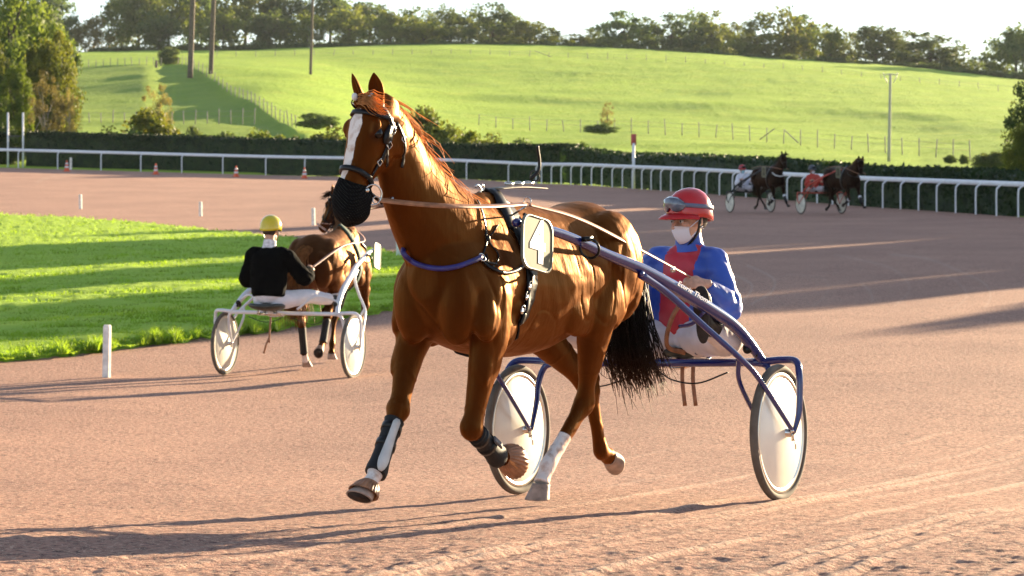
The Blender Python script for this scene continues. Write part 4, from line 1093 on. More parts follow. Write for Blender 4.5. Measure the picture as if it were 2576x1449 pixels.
def head_ring(s0, tilt, t0, t1, n=40, off=.004):
    """points on the head's skin round the head's axis; t=0 at the forehead, positive to the horse's left"""
    P = []; N = []
    for t in np.linspace(t0, t1, n):
        dr = hY * math.sin(t) + hZ * math.cos(t); c = Hh(s0 - tilt * (1 - math.cos(t)), 0, -.07)
        loc, nor, i, d = HB.ray_cast(c + dr * .4, -dr)
        if loc is None: continue
        P.append(loc + nor * off); N.append(nor)
    return P, N
m = MB()
P, N = head_ring(-.005, -.10, -1.75, 1.75, 40, .006); m.band(P, N, .022, .006)
for sg in (1, -1):
    path = [Hh(.07, sg * .12, -.07), Hh(.14, sg * .13, -.075), Hh(.22, sg * .12, -.085), Hh(.30, sg * .10, -.09), Hh(.385, sg * .08, -.075)]
    A = catmull(path, 24); PP = [near(q, .004) for q in A]; m.band([q[0] for q in PP], [q[1] for q in PP], .020, .006)
    path = [Hh(.06, sg * .12, -.09), Hh(.13, sg * .12, -.16), Hh(.20, sg * .11, -.215), Hh(.25, sg * .05, -.24)]
    A = catmull(path, 20); PP = [near(q, .004) for q in A]; m.band([q[0] for q in PP], [q[1] for q in PP], .014, .005)
    path = [Hh(.10, sg * .12, -.055), Hh(.16, sg * .13, -.050), Hh(.21, sg * .12, -.06)]
    A = catmull(path, 12); PP = [near(q, .006) for q in A]; m.band([q[0] for q in PP], [q[1] for q in PP], [.02 + .018 * math.sin(math.pi * i / 11) for i in range(12)], .010)
    path = [Hh(.19, sg * .12, -.055), Hh(.27, sg * .10, -.12), Hh(.30, sg * .08, -.16)]
    A = catmull(path, 14); PP = [near(q, .007) for q in A]; m.band([q[0] for q in PP], [q[1] for q in PP], .013, .004)
bridle = m.build("bridle", BLACK, front)
m = MB(); P, N = head_ring(.085, .02, -1.5, 1.5, 40, .005); m.band(P, N, .022, .007); m.build("browband", BLACK, bridle)
m = MB(); P, N = head_ring(.385, -.015, -2.9, 2.9, 50, .004); m.band(P, N, .024, .009); m.build("noseband", BLACK, bridle)
for sg in (1, -1):
    for s_, z_ in ((.12, -.075), (.205, -.085), (.31, -.085), (.13, -.155)):
        m = MB(); p, n = near(Hh(s_, sg * .13, z_), .012)
        u = n.orthogonal().normalized(); v = n.cross(u)
        q = [p + (u * a + v * b) * .013 for a, b in ((1, 1), (-1, 1), (-1, -1), (1, -1))]
        m.tube(q + [q[0]], .0026, 6); m.build("buckle", STEEL, bridle)
    p, n = near(Hh(.465, sg * .09, -.085), .022)
    m = MB(); ax = (hY * sg + hZ * .25 + hX * .15).normalized(); m.torus(p - hZ * .03 + hX * .005, ax, .046, .0042, 34, 8)
    m.torus(p - hZ * .062 + hX * .02, (ax + hZ * .4), .017, .003, 20, 6)
    m.ell(p + hZ * .012, (.012, .012, .012), None, 12, 8)
    m.build("bit_ring", STEEL, bridle)
    RING = p if sg == 1 else None
    if sg == 1: ringL = p - hZ * .070 + hX * .015
    else: ringR = p - hZ * .070 + hX * .015
for sg in (-1, 1):
    e = MB(); e.ell(Hh(.0, sg * .052, .062), (.016, .014, .018), None, 12, 8); e.build("ear_plug", mat("white_cotton", (.75, .73, .70), .9), front)
# net over the muzzle
m = MB(); rings = []
for s, t, b, w in [(.445, .028, -.128, .066), (.465, .030, -.140, .074), (.50, .028, -.150, .082), (.545, .020, -.156, .086), (.585, .010, -.156, .084), (.615, -.005, -.148, .074), (.635, -.025, -.13, .055), (.643, -.055, -.10, .02)]:
    ring = []; zc = (t + b) / 2; hh = (t - b) / 2
    for j in range(36):
        a = 2 * math.pi * j / 36; lw_ = 1 + .035 * math.sin(5 * a + 40 * s) + .03 * math.sin(3 * a - 70 * s); ring.append(Hh(s + .012 * math.sin(2 * a), w * lw_ * math.copysign(abs(math.cos(a)) ** .85, math.cos(a)), zc + hh * math.copysign(abs(math.sin(a)) ** .9, math.sin(a))))
    rings.append(ring)
m.loft([ [p for p in r] for r in [[Vector(q) for q in rr] for rr in np.array([catmull([tuple(rings[i][j]) for i in range(len(rings))], 26) for j in range(36)]).transpose(1, 0, 2)]])
net_m = mat("net_cloth", (.014, .013, .012), .9, spec=.08)
t_ = net_m.node_tree; N_ = t_.nodes; tc = N_.new("ShaderNodeTexCoord"); hsum = None
for ax_ in ((1, 1, 1.6), (1, -1.2, -1.2)):
    vd = N_.new("ShaderNodeVectorMath"); vd.operation = 'DOT_PRODUCT'; vd.inputs[1].default_value = [q * 300 for q in ax_]; t_.links.new(tc.outputs["Object"], vd.inputs[0])
    sn = N_.new("ShaderNodeMath"); sn.operation = 'SINE'; t_.links.new(vd.outputs["Value"], sn.inputs[0])
    if hsum is None: hsum = sn.outputs[0]
    else:
        mx = N_.new("ShaderNodeMath"); mx.operation = 'MAXIMUM'; t_.links.new(hsum, mx.inputs[0]); t_.links.new(sn.outputs[0], mx.inputs[1]); hsum = mx.outputs[0]
cr_ = N_.new("ShaderNodeMapRange"); cr_.inputs[1].default_value = -.4; cr_.inputs[2].default_value = .9; cr_.inputs[3].default_value = .020; cr_.inputs[4].default_value = .003; t_.links.new(hsum, cr_.inputs[0])
cc_ = N_.new("ShaderNodeCombineColor"); [t_.links.new(cr_.outputs[0], cc_.inputs[q]) for q in range(3)]; t_.links.new(cc_.outputs[0], N_["Principled BSDF"].inputs["Base Color"])
bp = N_.new("ShaderNodeBump"); bp.inputs["Distance"].default_value = .003; t_.links.new(hsum, bp.inputs["Height"]); t_.links.new(bp.outputs[0], N_["Principled BSDF"].inputs["Normal"])
m.build("muzzle_net", net_m, front)
# girth and saddle pad
gp = [pick(x, y)[0] for x, y in ((1292, 540), (1312, 600), (1326, 690), (1312, 780))]
m = MB(); P = []; N = []
for t in np.linspace(-math.pi, math.pi, 73)[:-1]:
    dz = math.cos(t); z = 1.22 + .4 * dz
    ax = float(np.interp(z, [.85, 1.0, 1.12, 1.3, 1.45, 1.65], [.12, .10, .045, .02, -.01, -.02]))
    dr = Vector((0, math.sin(t), math.cos(t)))
    loc, nor, i, d = HB.ray_cast(Vector((ax, 0, 1.22)) + dr * .44, -dr)
    P.append(loc + nor * .004); N.append(nor)
m.band(P, N, [.085 + .03 * max(0, math.cos(t)) for t in np.linspace(-math.pi, math.pi, 73)[:-1]], .010, closed=True)
har = m.build("harness_girth", BLACK, front)
m = MB()
sad = HB.ray_cast(Vector((-.02, 0, 2)), Vector((0, 0, -1)))[0]
m.tube([near((.03, -.2, 1.5), .004)[0], near((.0, -.12, 1.60), .006)[0], sad + Vector((-.01, 0, .012)), near((.0, .12, 1.60), .006)[0], near((.03, .2, 1.5), .004)[0]], [(.04, .012), (.045, .018), (.04, .012), (.045, .018), (.04, .012)], 14, samples=24, ref=(1, 0, 0))
m.build("saddle_pad", BLACK, har)
m = MB(); m.tube([sad + Vector((-.02, .0, .018)), sad + Vector((-.25, .0, .022)), sad + Vector((-.56, .0, .010))], [(.05, .006), (.055, .006), (.02, .004)], 10, samples=20, ref=(0, 1, 0))
m.build("back_strap", mat("grey_strap", (.23, .20, .15), .6, noise=(30, .4)), har)
m = MB()
for x in (-.15, -.25, -.35): m = MB(); m.box(sad + Vector((x, .02, .040)), (.022, .016, .006), rot_yp(20 + 90 * x)); m.torus(sad + Vector((x - .03, .0, .042)), (.3, .2, 1), .020, .003, 18, 6); m.build("strap_fitting", STEEL, har)
m = MB(); A = catmull([sad + Vector((-.40, .0, .06)), sad + Vector((-.45, .02, .10)), sad + Vector((-.46, .02, .15)), sad + Vector((-.445, .02, .20)), sad + Vector((-.44, .02, .225))], 14); m.band(A, [Vector((.5, .8, .1))] * 14, .017, .005)
m.torus(sad + Vector((-.43, .01, .075)), (.5, .8, .2), .026, .004, 20, 6)
m.build("upright_strap", BLACK, har)
terr = []
for sg in (1, -1):
    m = MB(); p = Vector((.0, sg * .21, 1.608)); m.torus(p, (1, 0, .1), .020, .0035, 22, 7); m.tube([near((0, sg * .15, 1.56))[0], p - Vector((0, 0, .018))], .005, 6); m.build("rein_ring", STEEL, har); terr.append(p)
m = MB(); p = near((.10, 0, 1.75), -.008)[0]; m.tube([p, p + Vector((0, 0, .03)), p + Vector((.03, 0, .045)), p + Vector((.05, 0, .035))], .005, 6, samples=10); m.torus(p + Vector((-.02, .0, .03)), (0, 1, 0), .014, .003, 16, 6); m.build("check_hook", STEEL, har)
m = MB(); strap(m, [(1331, 690), (1322, 740), (1312, 785), (1303, 812)], .028, .012, off=.012)
strap(m, [(1315, 545), (1322, 580), (1330, 620), (1332, 680)], .030, .012, off=.012); m.build("tug_strap", BLACK, har)
for x, y in ((1312, 560), (1318, 742), (1308, 775), (1326, 715)):
    m = MB(); p, n = pick(x, y, .02); u = n.orthogonal().normalized(); v = n.cross(u); m.torus(p, n, .014, .003, 16, 6); m.box(p + v * .02, (.010, .004, .012)); m.build("harness_buckle", STEEL, har)
# blue breast collar, its straps, and the neck strap
BLUEHOSE = mat("blue_hose", (.025, .022, .15), .45, noise=(20, .3))
m = MB()
cp = [pick(x, y, .012)[0] for x, y in ((1010, 604), (1018, 626), (1038, 652), (1068, 669), (1105, 677), (1145, 673), (1180, 662), (1206, 650))]
e0 = near((.30, -.30, 1.44), .012)[0]; e1 = near((.10, -.30, 1.40), .012)[0]; cp = [e1, e0] + cp[1:]
m.tube(cp, .0125, 12, samples=60); bc = m.build("breast_collar", BLUEHOSE, front)
m = MB(); strap(m, [(1206, 650), (1228, 672), (1256, 685), (1290, 684), (1322, 665)], .017, .006, off=.006)
strap(m, [(1206, 650), (1222, 662), (1250, 670)], .010, .005, off=.010); m.build("collar_strap", BLACK, bc)
m = MB(); p, n = pick(1208, 651, .014); m.torus(p, n, .019, .0035, 22, 7); m.build("collar_ring", STEEL, bc)
m = MB(); strap(m, [(1199, 505), (1206, 520), (1214, 545), (1221, 585), (1224, 604)], .013, .004, off=.004)
cord(m, [(1224, 600), (1221, 620), (1214, 640), (1210, 652)], .005); cord(m, [(1226, 604), (1238, 622), (1250, 636), (1252, 652), (1243, 668), (1232, 672), (1226, 655), (1222, 640)], .004)
cord(m, [(1226, 600), (1240, 584), (1252, 566)], .0035); m.ell(pick(1225, 603, .008)[0], (.010, .012, .020), None, 10, 8)
cord(m, [(1270, 690), (1300, 684), (1318, 665), (1330, 640)], .004)
m.build("neck_strap", BLACK, front)
# boots on the fore legs
PATCH = mat("pale_boot_patch", (.62, .60, .56), .45, noise=(14, .15)); NEO = mat("black_neoprene", (.004, .004, .0045), .7, bump=(60, .3, .003)); RUBB = mat("tan_rubber", (.36, .17, .085), .45, noise=(22, .35), trans=.10)
for i, L in enumerate(FRONT_POSE['fore']):
    k, f, c = Vector(L['k']), Vector(L['f']), Vector(L['c'])
    ax = (f - k).normalized(); m = MB()
    q = [(lerp(k, f, .20), .047, .053), (lerp(k, f, .26), .043, .049), (lerp(k, f, .55), .041, .047), (lerp(k, f, .86), .044, .050), (f + ax * .005, .050, .057), (f + ax * .022 + (c - f) * .10, .049, .056)]
    m.tube([a for a, _, _ in q], [(b, d) for _, b, d in q], 20, samples=24, ref=(0, 1, 0))
    tb = m.build("tendon_boot", NEO, front)
    m = MB()
    for fr in (.34, .62): m.tube([lerp(k, f, fr - .05), lerp(k, f, fr + .05)], [(.047, .053)] * 2, 20, ref=(0, 1, 0))
    m.build("boot_strap", BLACK, tb)
    m = MB(); A = []; Nn = []; W_ = []
    bk = ax.cross(Vector((0, 1, 0))); bk = bk if bk.x < 0 else -bk
    side = (Vector((0, 1, 0)) * .93 + bk * (-.85 if i == 1 else .35)).normalized()
    for u in np.linspace(.24, 1.12, 20):
        rr = float(np.interp(u, [.2, .5, .9, 1.12], [.052, .049, .054, .058]))
        A.append(lerp(k, f, u) + side * rr); Nn.append(side); W_.append(float(np.interp(u, [.24, .28, .5, .75, .95, 1.06, 1.12], [.018, .036, .036, .044, .052, .042, .016])))
    if i == 1: m.band(A, Nn, W_, .008); m.build("boot_patch", PATCH, tb)
    else: m.band(A[6:13], Nn[6:13], .03, .009); m.build("boot_patch", mat("grey_tab", (.10, .10, .11), .5), tb)
    # ribbed rubber bell boot round the hoof
    d = Vector(L['d']).normalized(); t = Vector(L['t']); t = (t - d * t.dot(d)).normalized(); s = d.cross(t); m = MB(); rings = []
    hs = ((-.030, .040, 0), (-.018, .050, .002), (.0, .060, .006), (.022, .068, .010), (.040, .074, .014), (.043, .071, .014), (.030, .062, .012)) if i == 1 else ((-.040, .040, 0), (-.028, .052, .002), (.0, .066, .006), (.035, .078, .012), (.070, .086, .020), (.074, .082, .02), (.06, .066, .018))
    for h, r, sh in hs:
        rings.append([c + d * (h + .10 * r * math.cos(a)) + t * (sh + r * math.cos(a)) + s * (r * math.sin(a)) * .98 for a in [2 * math.pi * j / 96 for j in range(96)]])
    for ri in (1, 2, 3, 4):
        for j in range(96):
            if (j // 2) % 2: rings[ri][j] = rings[ri][j] - (rings[ri][j] - c - d * hs[ri][0]).normalized() * .0035
    m.loft(rings, 0, cap=False); m.build("bell_boot", RUBB, front)

# --- sulky and driver
F3 = Vector((-math.sin(TH), -math.cos(TH), 0)); LS = Vector((1.378, -.75, .069)).normalized(); U3 = F3.cross(LS).normalized()
SM = Matrix.Identity(4)
for i in range(3): SM[i][0], SM[i][1], SM[i][2] = F3[i], LS[i], U3[i]
SM.translation = (.722, 13.875, .32)
PBLUE = mat("blue_paint", (.010, .017, .13), .16, coat=.7); RUBBER = mat("dusty_tyre", (.13, .11, .085), .85, noise=(9, .3)); RIM = mat("wheel_rim", (.74, .71, .62), .28, metal=.7)
DISC = mat("disc_plastic", (.90, .86, .72), .30, noise=(3, .10), coat=.3)
sulky = empty("racing_sulky", None, SM); make_sulky(sulky, PBLUE, RUBBER, RIM, DISC)
tag(sulky, "dark blue racing sulky with white disc wheels behind the chestnut horse", "sulky")
def text_on(parent, body, M, size, m, name="lettering", shear=0.0, thick=.0008, scx=1.0, bold=0.0):
    cu = bpy.data.curves.new(name, 'FONT'); cu.body = body; cu.size = size; cu.align_x = 'CENTER'; cu.align_y = 'CENTER'; cu.shear = shear; cu.extrude = thick; cu.offset = bold
    o = bpy.data.objects.new("tmp", cu); COL.objects.link(o)
    me = bpy.data.meshes.new_from_object(o.evaluated_get(bpy.context.evaluated_depsgraph_get())); bpy.data.objects.remove(o)
    me.transform(M @ Matrix.Diagonal((scx, 1, 1, 1))); me.materials.clear(); me.materials.append(m); me.name = name
    return link(name, me, parent)
WHITE = mat("white_lettering", (.85, .85, .83), .5)
# script along the left shaft
shP = [Vector(p) for p in ((.60, .485, .805), (.29, .54, .675))]
shaftL = [o for o in sulky.children if o.name.startswith("shaft")][0]
dv = (shP[1] - shP[0]).normalized(); nv = Vector((.35, .93, .22)); nv = (nv - dv * nv.dot(dv)).normalized(); up = nv.cross(dv)
if up.z < 0: up = -up
TM = Matrix((( dv.x, up.x, nv.x, 0), (dv.y, up.y, nv.y, 0), (dv.z, up.z, nv.z, 0), (0, 0, 0, 1)))
TM.translation = lerp(shP[0], shP[1], .36) + Vector((0, 0, .006)) + nv * .0352 + up * .006
text_on(shaftL, "Ecurie Thom", TM, .042, mat("faded_script", (.55, .56, .62), .5), shear=.45, thick=.0015, scx=1.3)
# number plate
def plate(M, c, digit, digit_mat, plate_m, edge_m, label, size, group="number plates on the harness"):
    """c: four corners (top left, top right, bottom right, bottom left) in the local axes of M, seen from outside"""
    c = [Vector(q) for q in c]; o = sum(c, Vector()) / 4
    u = ((c[1] - c[0]) + (c[2] - c[3])) / 2; v = ((c[0] - c[3]) + (c[1] - c[2])) / 2; w, h = u.length / 2, v.length / 2
    u.normalize(); v = (v - u * v.dot(u)).normalized(); n = u.cross(v)
    R = Matrix(((u.x, v.x, n.x, o.x), (u.y, v.y, n.y, o.y), (u.z, v.z, n.z, o.z), (0, 0, 0, 1)))
    def outline(k, r):
        pts = []
        for sx, sy, a0 in ((1, 1, 0), (-1, 1, 90), (-1, -1, 180), (1, -1, 270)):
            for a in range(0, 91, 15): t = math.radians(a0 + a); pts.append((sx * (w * k - r) + r * math.cos(t), sy * (h * k - r) + r * math.sin(t)))
        return pts
    mb = MB(); rr = min(w, h) * .5; mb.loft([[(x, y, z) for x, y in outline(k, rr)] for z, k in ((-.006, .97), (-.006, 1.0), (.004, 1.0), (.004, .97))], 0)
    p = mb.build("number_plate", plate_m, None, False); p.matrix_world = M @ R
    tag(p, label, "number plate", group)
    e = MB(); e.loft([[(x, y, z) for x, y in outline(k, rr)] for z, k in ((-.007, 1.0), (-.007, 1.03), (.007, 1.03), (.007, .965), (.0045, .965))], 0, cap=False); e.build("plate_rim", edge_m, p)
    text_on(p, digit, Matrix.Translation((0, 0, .0055)), size, digit_mat, "digit", thick=.0008, bold=.009)
    return p
PLM = mat("plate_olive", (.15, .145, .085), .6, spec=.2, noise=(9, .2)); PLE = mat("plate_rim_paint", (.20, .20, .15), .4)
plate(SM, [(1.93, .345, 1.226), (1.66, .355, 1.171), (1.73, .365, .93), (2.0, .355, .98)], "4", WHITE, PLM, PLE, "olive number plate with a white 4 on the chestnut horse's side", .28)

SKIN = mat("skin", (.60, .33, .22), .5, noise=(40, .18)); EYEW = mat("eye_white", (.55, .52, .49), .3); HAIR = mat("dark_hair", (.02, .012, .008), .5); MASKW = mat("mask_cloth", (.74, .74, .79), .8, bump=(30, .2, .003))
J = dict(head=(-.425, .115, 1.135), head_rot=(-24, 4, 0), neck=(-.45, .10, 1.0), pelvis=(-.45, .03, .50), wrinkle=.004, bulk=1.04, hs=1.06,
         armL=((-.46, .245, .90), (-.42, .335, .64), (-.215, .30, .785), (1, -.62, .12), (-.35, -.6, -.45), (.15, -.5, .85)),
         armR=((-.43, -.085, .91), (-.34, -.25, .66), (-.13, -.10, .735), (1, .5, .1), (-.3, .6, -.5), (.2, .5, .8)),
         legL=((-.40, .13, .475), (-.10, .47, .485), (.20, .495, .585), (.06, .02, 1)), legR=((-.40, -.05, .475), (-.06, -.32, .50), (.24, -.42, .56), (.08, -.12, 1)))
parts = dict(eyewhite=EYEW, hair=HAIR, helmet=mat("red_satin", (.50, .012, .016), .25, coat=.4, bump=(14, .35, .012)), peak=mat("red_peak", (.45, .012, .016), .3), goggles=mat("goggle_band", (.12, .14, .22), .5), lens=mat("goggle_lens", (.12, .15, .20), .08, coat=.8, noise=(30, .4)), liner=mat("muddy_liner", (.035, .028, .02), .7, noise=(60, .6)), strap=BLACK, mask=MASKW,
             jacket=[mat("blue_nylon", (.030, .085, .42), .42, bump=(18, .25, .01), noise=(6, .2)), mat("red_nylon", (.46, .026, .045), .45, bump=(18, .25, .01), noise=(6, .2))], trousers=mat("white_breeches", (.66, .63, .66), .75, noise=(7, .12)), boot=BLACK, sole=mat("boot_sole", (.028, .024, .02), .75, noise=(30, .5)))
drv = make_person(SM, J, .006, SKIN, parts)
tag(drv, "driver in blue and red jacket with red helmet and white mask", "person")
# reins: from the bit through the rings on the harness pad to the hands
SMi = SM; toW = lambda p: HM @ p
hl = SM @ Vector((-.20, .225, .815)); hr_ = SM @ Vector((-.09, -.07, .76))
m = MB()
def rein(pts, w0=.022, up=Vector((.0, -.75, .45)), n=40):
    A = [Vector(q) for q in catmull([tuple(p) for p in pts], n)]
    m.band(A, [up] * n, w0, .005)
def sagl(a, b, k=.03): mp = lerp(a, b, .5); return mp - Vector((0, 0, k))
def at_l(px, py, l):
    q = (px - 1288) / FPX; Fx, Fy = -math.sin(TH), -math.cos(TH); Lx, Ly = -Fy, Fx
    a = (q * (12.34 + l * Ly) + .111 - l * Lx) / (Fx - q * Fy); y = 12.34 + a * Fy + l * Ly
    return Vector((-.111 + a * Fx + l * Lx, y, HC - (py - YH) * y / FPX))
a = toW(ringL); t1 = at_l(1326, 514, .21)
rein([a, at_l(1040, 513, .10), at_l(1130, 519, .22), at_l(1230, 520, .25), t1], .024)
rein([t1, at_l(1450, 549, .26), at_l(1590, 618, .30), hl], .022)
a = toW(ringR); t2 = toW(Vector((.0, -.24, 1.60))); rein([a, toW(Vector((.6, -.36, 1.58))), toW(Vector((.3, -.32, 1.60))), t2], .022); rein([t2, toW(Vector((-.6, -.33, 1.50))), hr_], .022)
for dx, dz in ((.02, -.09), (.045, -.06), (-.01, -.07)): rein([hl + F3 * .02, hl + Vector((dx * .6 - .02, 0, dz * .5)), hl + Vector((dx, -.02, dz))], .012, n=10)
rein([hl + Vector((.02, 0, -.05)), SM @ Vector((-.17, .12, .62)), SM @ Vector((-.22, .05, .45)), SM @ Vector((-.30, .12, .40))], .026, Vector((-.4, -.85, .2)))
rns = m.build("reins", TANLEATHER, None); tag(rns, "tan leather reins from the chestnut horse's bit to its driver's hands", "reins")
m = MB()
bz = (hl - t1).normalized()
p = lerp(t1, hl, .87); m.box(p, (.022, .004, .014), Matrix.Rotation(math.atan2(bz.y, bz.x), 3, 'Z')); m.build("rein_buckle", STEEL, rns); m = MB(); p = lerp(toW(ringL), t1, .09); m.box(p + Vector((0, -.006, 0)), (.008, .006, .016))
m.build("rein_buckle", STEEL, rns)
m = MB()
for q in ((-.30, .10, .33), (-.31, .16, .33)): A = catmull([SM @ Vector(q), SM @ (Vector(q) + Vector((.01, .0, -.09))), SM @ (Vector(q) + Vector((.02, .015, -.22)))], 10); m.band(A, [Vector((0, -1, 0))] * 10, .022, .004); m.build("hanging_strap", TANLEATHER, sulky).matrix_parent_inverse = SM.inverted(); m = MB()
# ------------------------------------------------------------------ the other rigs
def mirror_pose(p):
    f = lambda t: (t[0], -t[1]) + tuple(t[2:])
    q = dict(p); q['neck'] = [f(t) for t in p['neck']]; q['poll'] = f(p['poll']); q['yaw'] = -p['yaw']
    q['fore'] = [{k: f(v) for k, v in L.items()} for L in p['fore']]; q['hind'] = [{k: f(v) for k, v in L.items()} for L in p['hind']]
    return q
def mirror_J(J):
    f = lambda t: (t[0], -t[1]) + tuple(t[2:])
    q = dict(J); q['head'] = f(J['head']); q['head_rot'] = (-J['head_rot'][0],) + tuple(J['head_rot'][1:]); q['neck'] = f(J['neck']); q['pelvis'] = f(J['pelvis'])
    for a in ('arm', 'leg'): q[a + 'L'] = tuple(f(t) for t in J[a + 'R']); q[a + 'R'] = tuple(f(t) for t in J[a + 'L'])
    return q
def frame(F, origin):
    F = Vector((F[0], F[1], 0)).normalized(); L = Vector((-F.y, F.x, 0))
    return Matrix(((F.x, L.x, 0, origin[0]), (F.y, L.y, 0, origin[1]), (0, 0, 1, origin[2]), (0, 0, 0, 1)))
def simple_tack(h, me, pose, collar_m, pad_m=BLACK):
    B = bvh_of(me); P, X, Y, Z = head_axes(pose)
    near_ = lambda p: B.find_nearest(Vector(p))
    m = MB(); pts = []; nn = []
    for t in np.linspace(-math.pi, math.pi, 41)[:-1]:
        dr = Vector((0, math.sin(t), math.cos(t))); hit = B.ray_cast(Vector((.04, 0, 1.22)) + dr * .44, -dr)
        if hit[0] is None: continue
        pts.append(hit[0] + hit[1] * .006); nn.append(hit[1])
    m.band(pts, nn, .12, .012, closed=True); m.build("harness_girth", pad_m, h)
    m = MB()
    for s0, a, b in ((.0, -1.7, 1.7), (.085, -1.5, 1.5), (.38, -2.8, 2.8)):
        pp = []; n2 = []
        for t in np.linspace(a, b, 24):
            dr = Y * math.sin(t) + Z * math.cos(t); hit = B.ray_cast(P + X * s0 + Z * -.07 + dr * .4, -dr)
            if hit[0] is not None: pp.append(hit[0] + hit[1] * .006); n2.append(hit[1])
        if len(pp) > 3: m.band(pp, n2, .026, .008)
    for sg in (-1, 1):
        A = catmull([P + X * .03 + Y * sg * .12 - Z * .07, P + X * .2 + Y * sg * .12 - Z * .085, P + X * .4 + Y * sg * .08 - Z * .08], 14); q = [near_(t) for t in A]
        m.band([t[0] + t[1] * .005 for t in q], [t[1] for t in q], .022, .006)
    m.build("bridle", BLACK, h)
    pts = []
    for t in np.linspace(-1.9, 1.9, 21):
        hit = B.ray_cast(Vector((.42, 0, 1.34 + .12 * (t / 1.9) ** 2 - .04)) + Vector((math.cos(t), math.sin(t), 0)) * .7, -Vector((math.cos(t), math.sin(t), 0)))
        if hit[0] is not None: pts.append(hit[0] + hit[1] * .015)
    if len(pts) > 4:
        m = MB(); m.tube(pts, .018, 10, samples=40); m.build("breast_collar", collar_m, h)

MIDF = (math.sin(math.radians(18)), math.cos(math.radians(18)))
ax_c = Vector(((726 - 1288) * 28.9 / FPX, 28.9, 0)); ax_c.z = HC - (868 - YH) * 28.9 / FPX
M_mid = frame(MIDF, ax_c) @ Matrix.Rotation(math.radians(5), 4, 'Y')
gz = ax_c.z - .36
MID_POSE = dict(FRONT_POSE)
MID_POSE['neck'] = [(.12, 0, 1.33, .28, .18), (.38, .04, 1.46, .25, .165), (.54, .13, 1.62, .20, .115), (.63, .20, 1.79, .16, .088), (.67, .24, 1.92, .12, .075), (.68, .26, 1.97, .08, .06)]
MID_POSE['poll'] = (.68, .25, 1.99); MID_POSE['yaw'] = 58; MID_POSE['pitch'] = 52
MID_POSE['hind'] = [dict(h=(-.90, .17, 1.30), s=(-.74, .20, 1.0), k=(-1.0, .14, .56), f=(-.93, .13, .20), c=(-.86, .13, .10), d=(.25, 0, -.97), t=(.97, 0, .25)),
                    dict(h=(-.90, -.17, 1.30), s=(-.72, -.20, 1.0), k=(-.92, -.15, .64), f=(-1.05, -.14, .34), c=(-1.15, -.14, .28), d=(-.9, 0, -.2), t=(-.2, 0, -1))]
MID_POSE['fore'] = [dict(s=(.34, .19, 1.22), e=(.32, .185, 1.0), k=(.28, .15, .56), f=(.12, .13, .22), c=(.09, .13, .11), d=(.1, 0, -1), t=(1, 0, .1)),
                    dict(s=(.34, -.19, 1.22), e=(.36, -.185, 1.0), k=(.56, -.15, .66), f=(.34, -.13, .42), c=(.24, -.13, .38), d=(-.95, 0, -.2), t=(.1, 0, -1))]
_F2 = Vector((math.sin(math.radians(14)), math.cos(math.radians(14)), 0)); _rump = frame(MIDF, ax_c) @ Vector((.55, 0, -.36))
Hm = frame(_F2, _rump + _F2 * 1.2)
BAY = coat_material("bay_coat", (.018, .006, .003), (.05, .016, .005), gold=(.8, .38, .14))
mid, mme = make_horse(Hm, MID_POSE, .013, 8, BAY, socks=[(MID_POSE['hind'][0]['c'], MID_POSE['hind'][0]['f'], .9, .08)], hoof=HOOF, mane_mat=hair_mat("dark_mane", (.02, .012, .008), (.05, .02, .01)), tail_mat=hair_mat("chestnut_tail", (.26, .11, .035), (.12, .045, .012)), hair=.7, tail_pts=[(-1.22, 0, 1.42), (-1.31, .05, 1.34), (-1.37, .10, 1.18), (-1.36, .12, 1.0), (-1.36, .10, .82), (-1.38, .06, .66)], seed=5)
tag(mid, "bay trotting horse seen from behind, head turned aside, in front of the white sulky", "horse")
simple_tack(mid, mme, MID_POSE, BLACK, mat("green_pad", (.015, .05, .035), .8))
for L in MID_POSE['hind']:
    k, f = Vector(L['k']), Vector(L['f']); m = MB(); m.tube([lerp(k, f, .15), lerp(k, f, .5), lerp(k, f, .95), f], [(.047, .056), (.043, .05), (.045, .052), (.05, .057)], 16, samples=16, ref=(0, 1, 0)); m.build("leg_bandage", NEO, mid)
WPAINT = mat("white_paint", (.72, .72, .74), .3, coat=.4, noise=(7, .08)); DISC2 = mat("dusty_disc", (.72, .70, .60), .45, noise=(5, .2))
sk = empty("racing_sulky", None, M_mid); make_sulky(sk, WPAINT, RUBBER, RIM, DISC2)
tag(sk, "white racing sulky with disc wheels beside the infield lawn, driven by the man in black", "sulky")
m = MB()
A = catmull([Vector((-.30, .10, .33)), Vector((-.31, .10, .20)), Vector((-.30, .11, .02))], 10); m.band(A, [Vector((-1, 0, 0))] * 10, .022, .004); m.build("hanging_strap", TANLEATHER, sk); m = MB()
A = catmull([Vector((-.30, .10, .1)), Vector((-.33, .13, .0)), Vector((-.30, .17, -.1))], 10); m.band(A, [Vector((-1, 0, 0))] * 10, .022, .004)
m.build("hanging_strap", TANLEATHER, sk)
Jm = dict(head=(-.42, .08, 1.27), head_rot=(-6, 8, 0), neck=(-.45, .08, 1.10), pelvis=(-.47, .07, .54), bulk=1.2, hs=1.08,
          armL=((-.45, .27, 1.0), (-.38, .37, .72), (-.12, .20, .78), (1, -.5, .1), (-.3, -.6, -.5), (.2, -.5, .8)), armR=((-.45, -.11, 1.0), (-.30, -.29, .76), (-.02, -.25, .87), (1, .2, .1), (-.3, .6, -.5), (.2, .5, .8)),
          legL=((-.40, .16, .50), (.02, .32, .55), (.36, .44, .54), (.3, .10, 1)), legR=((-.40, -.02, .50), (-.02, -.24, .55), (.34, -.42, .53), (.3, -.10, 1)), wrinkle=0.0)
YEL = mat("yellow_helmet", (.62, .50, .01), .2, coat=.6)
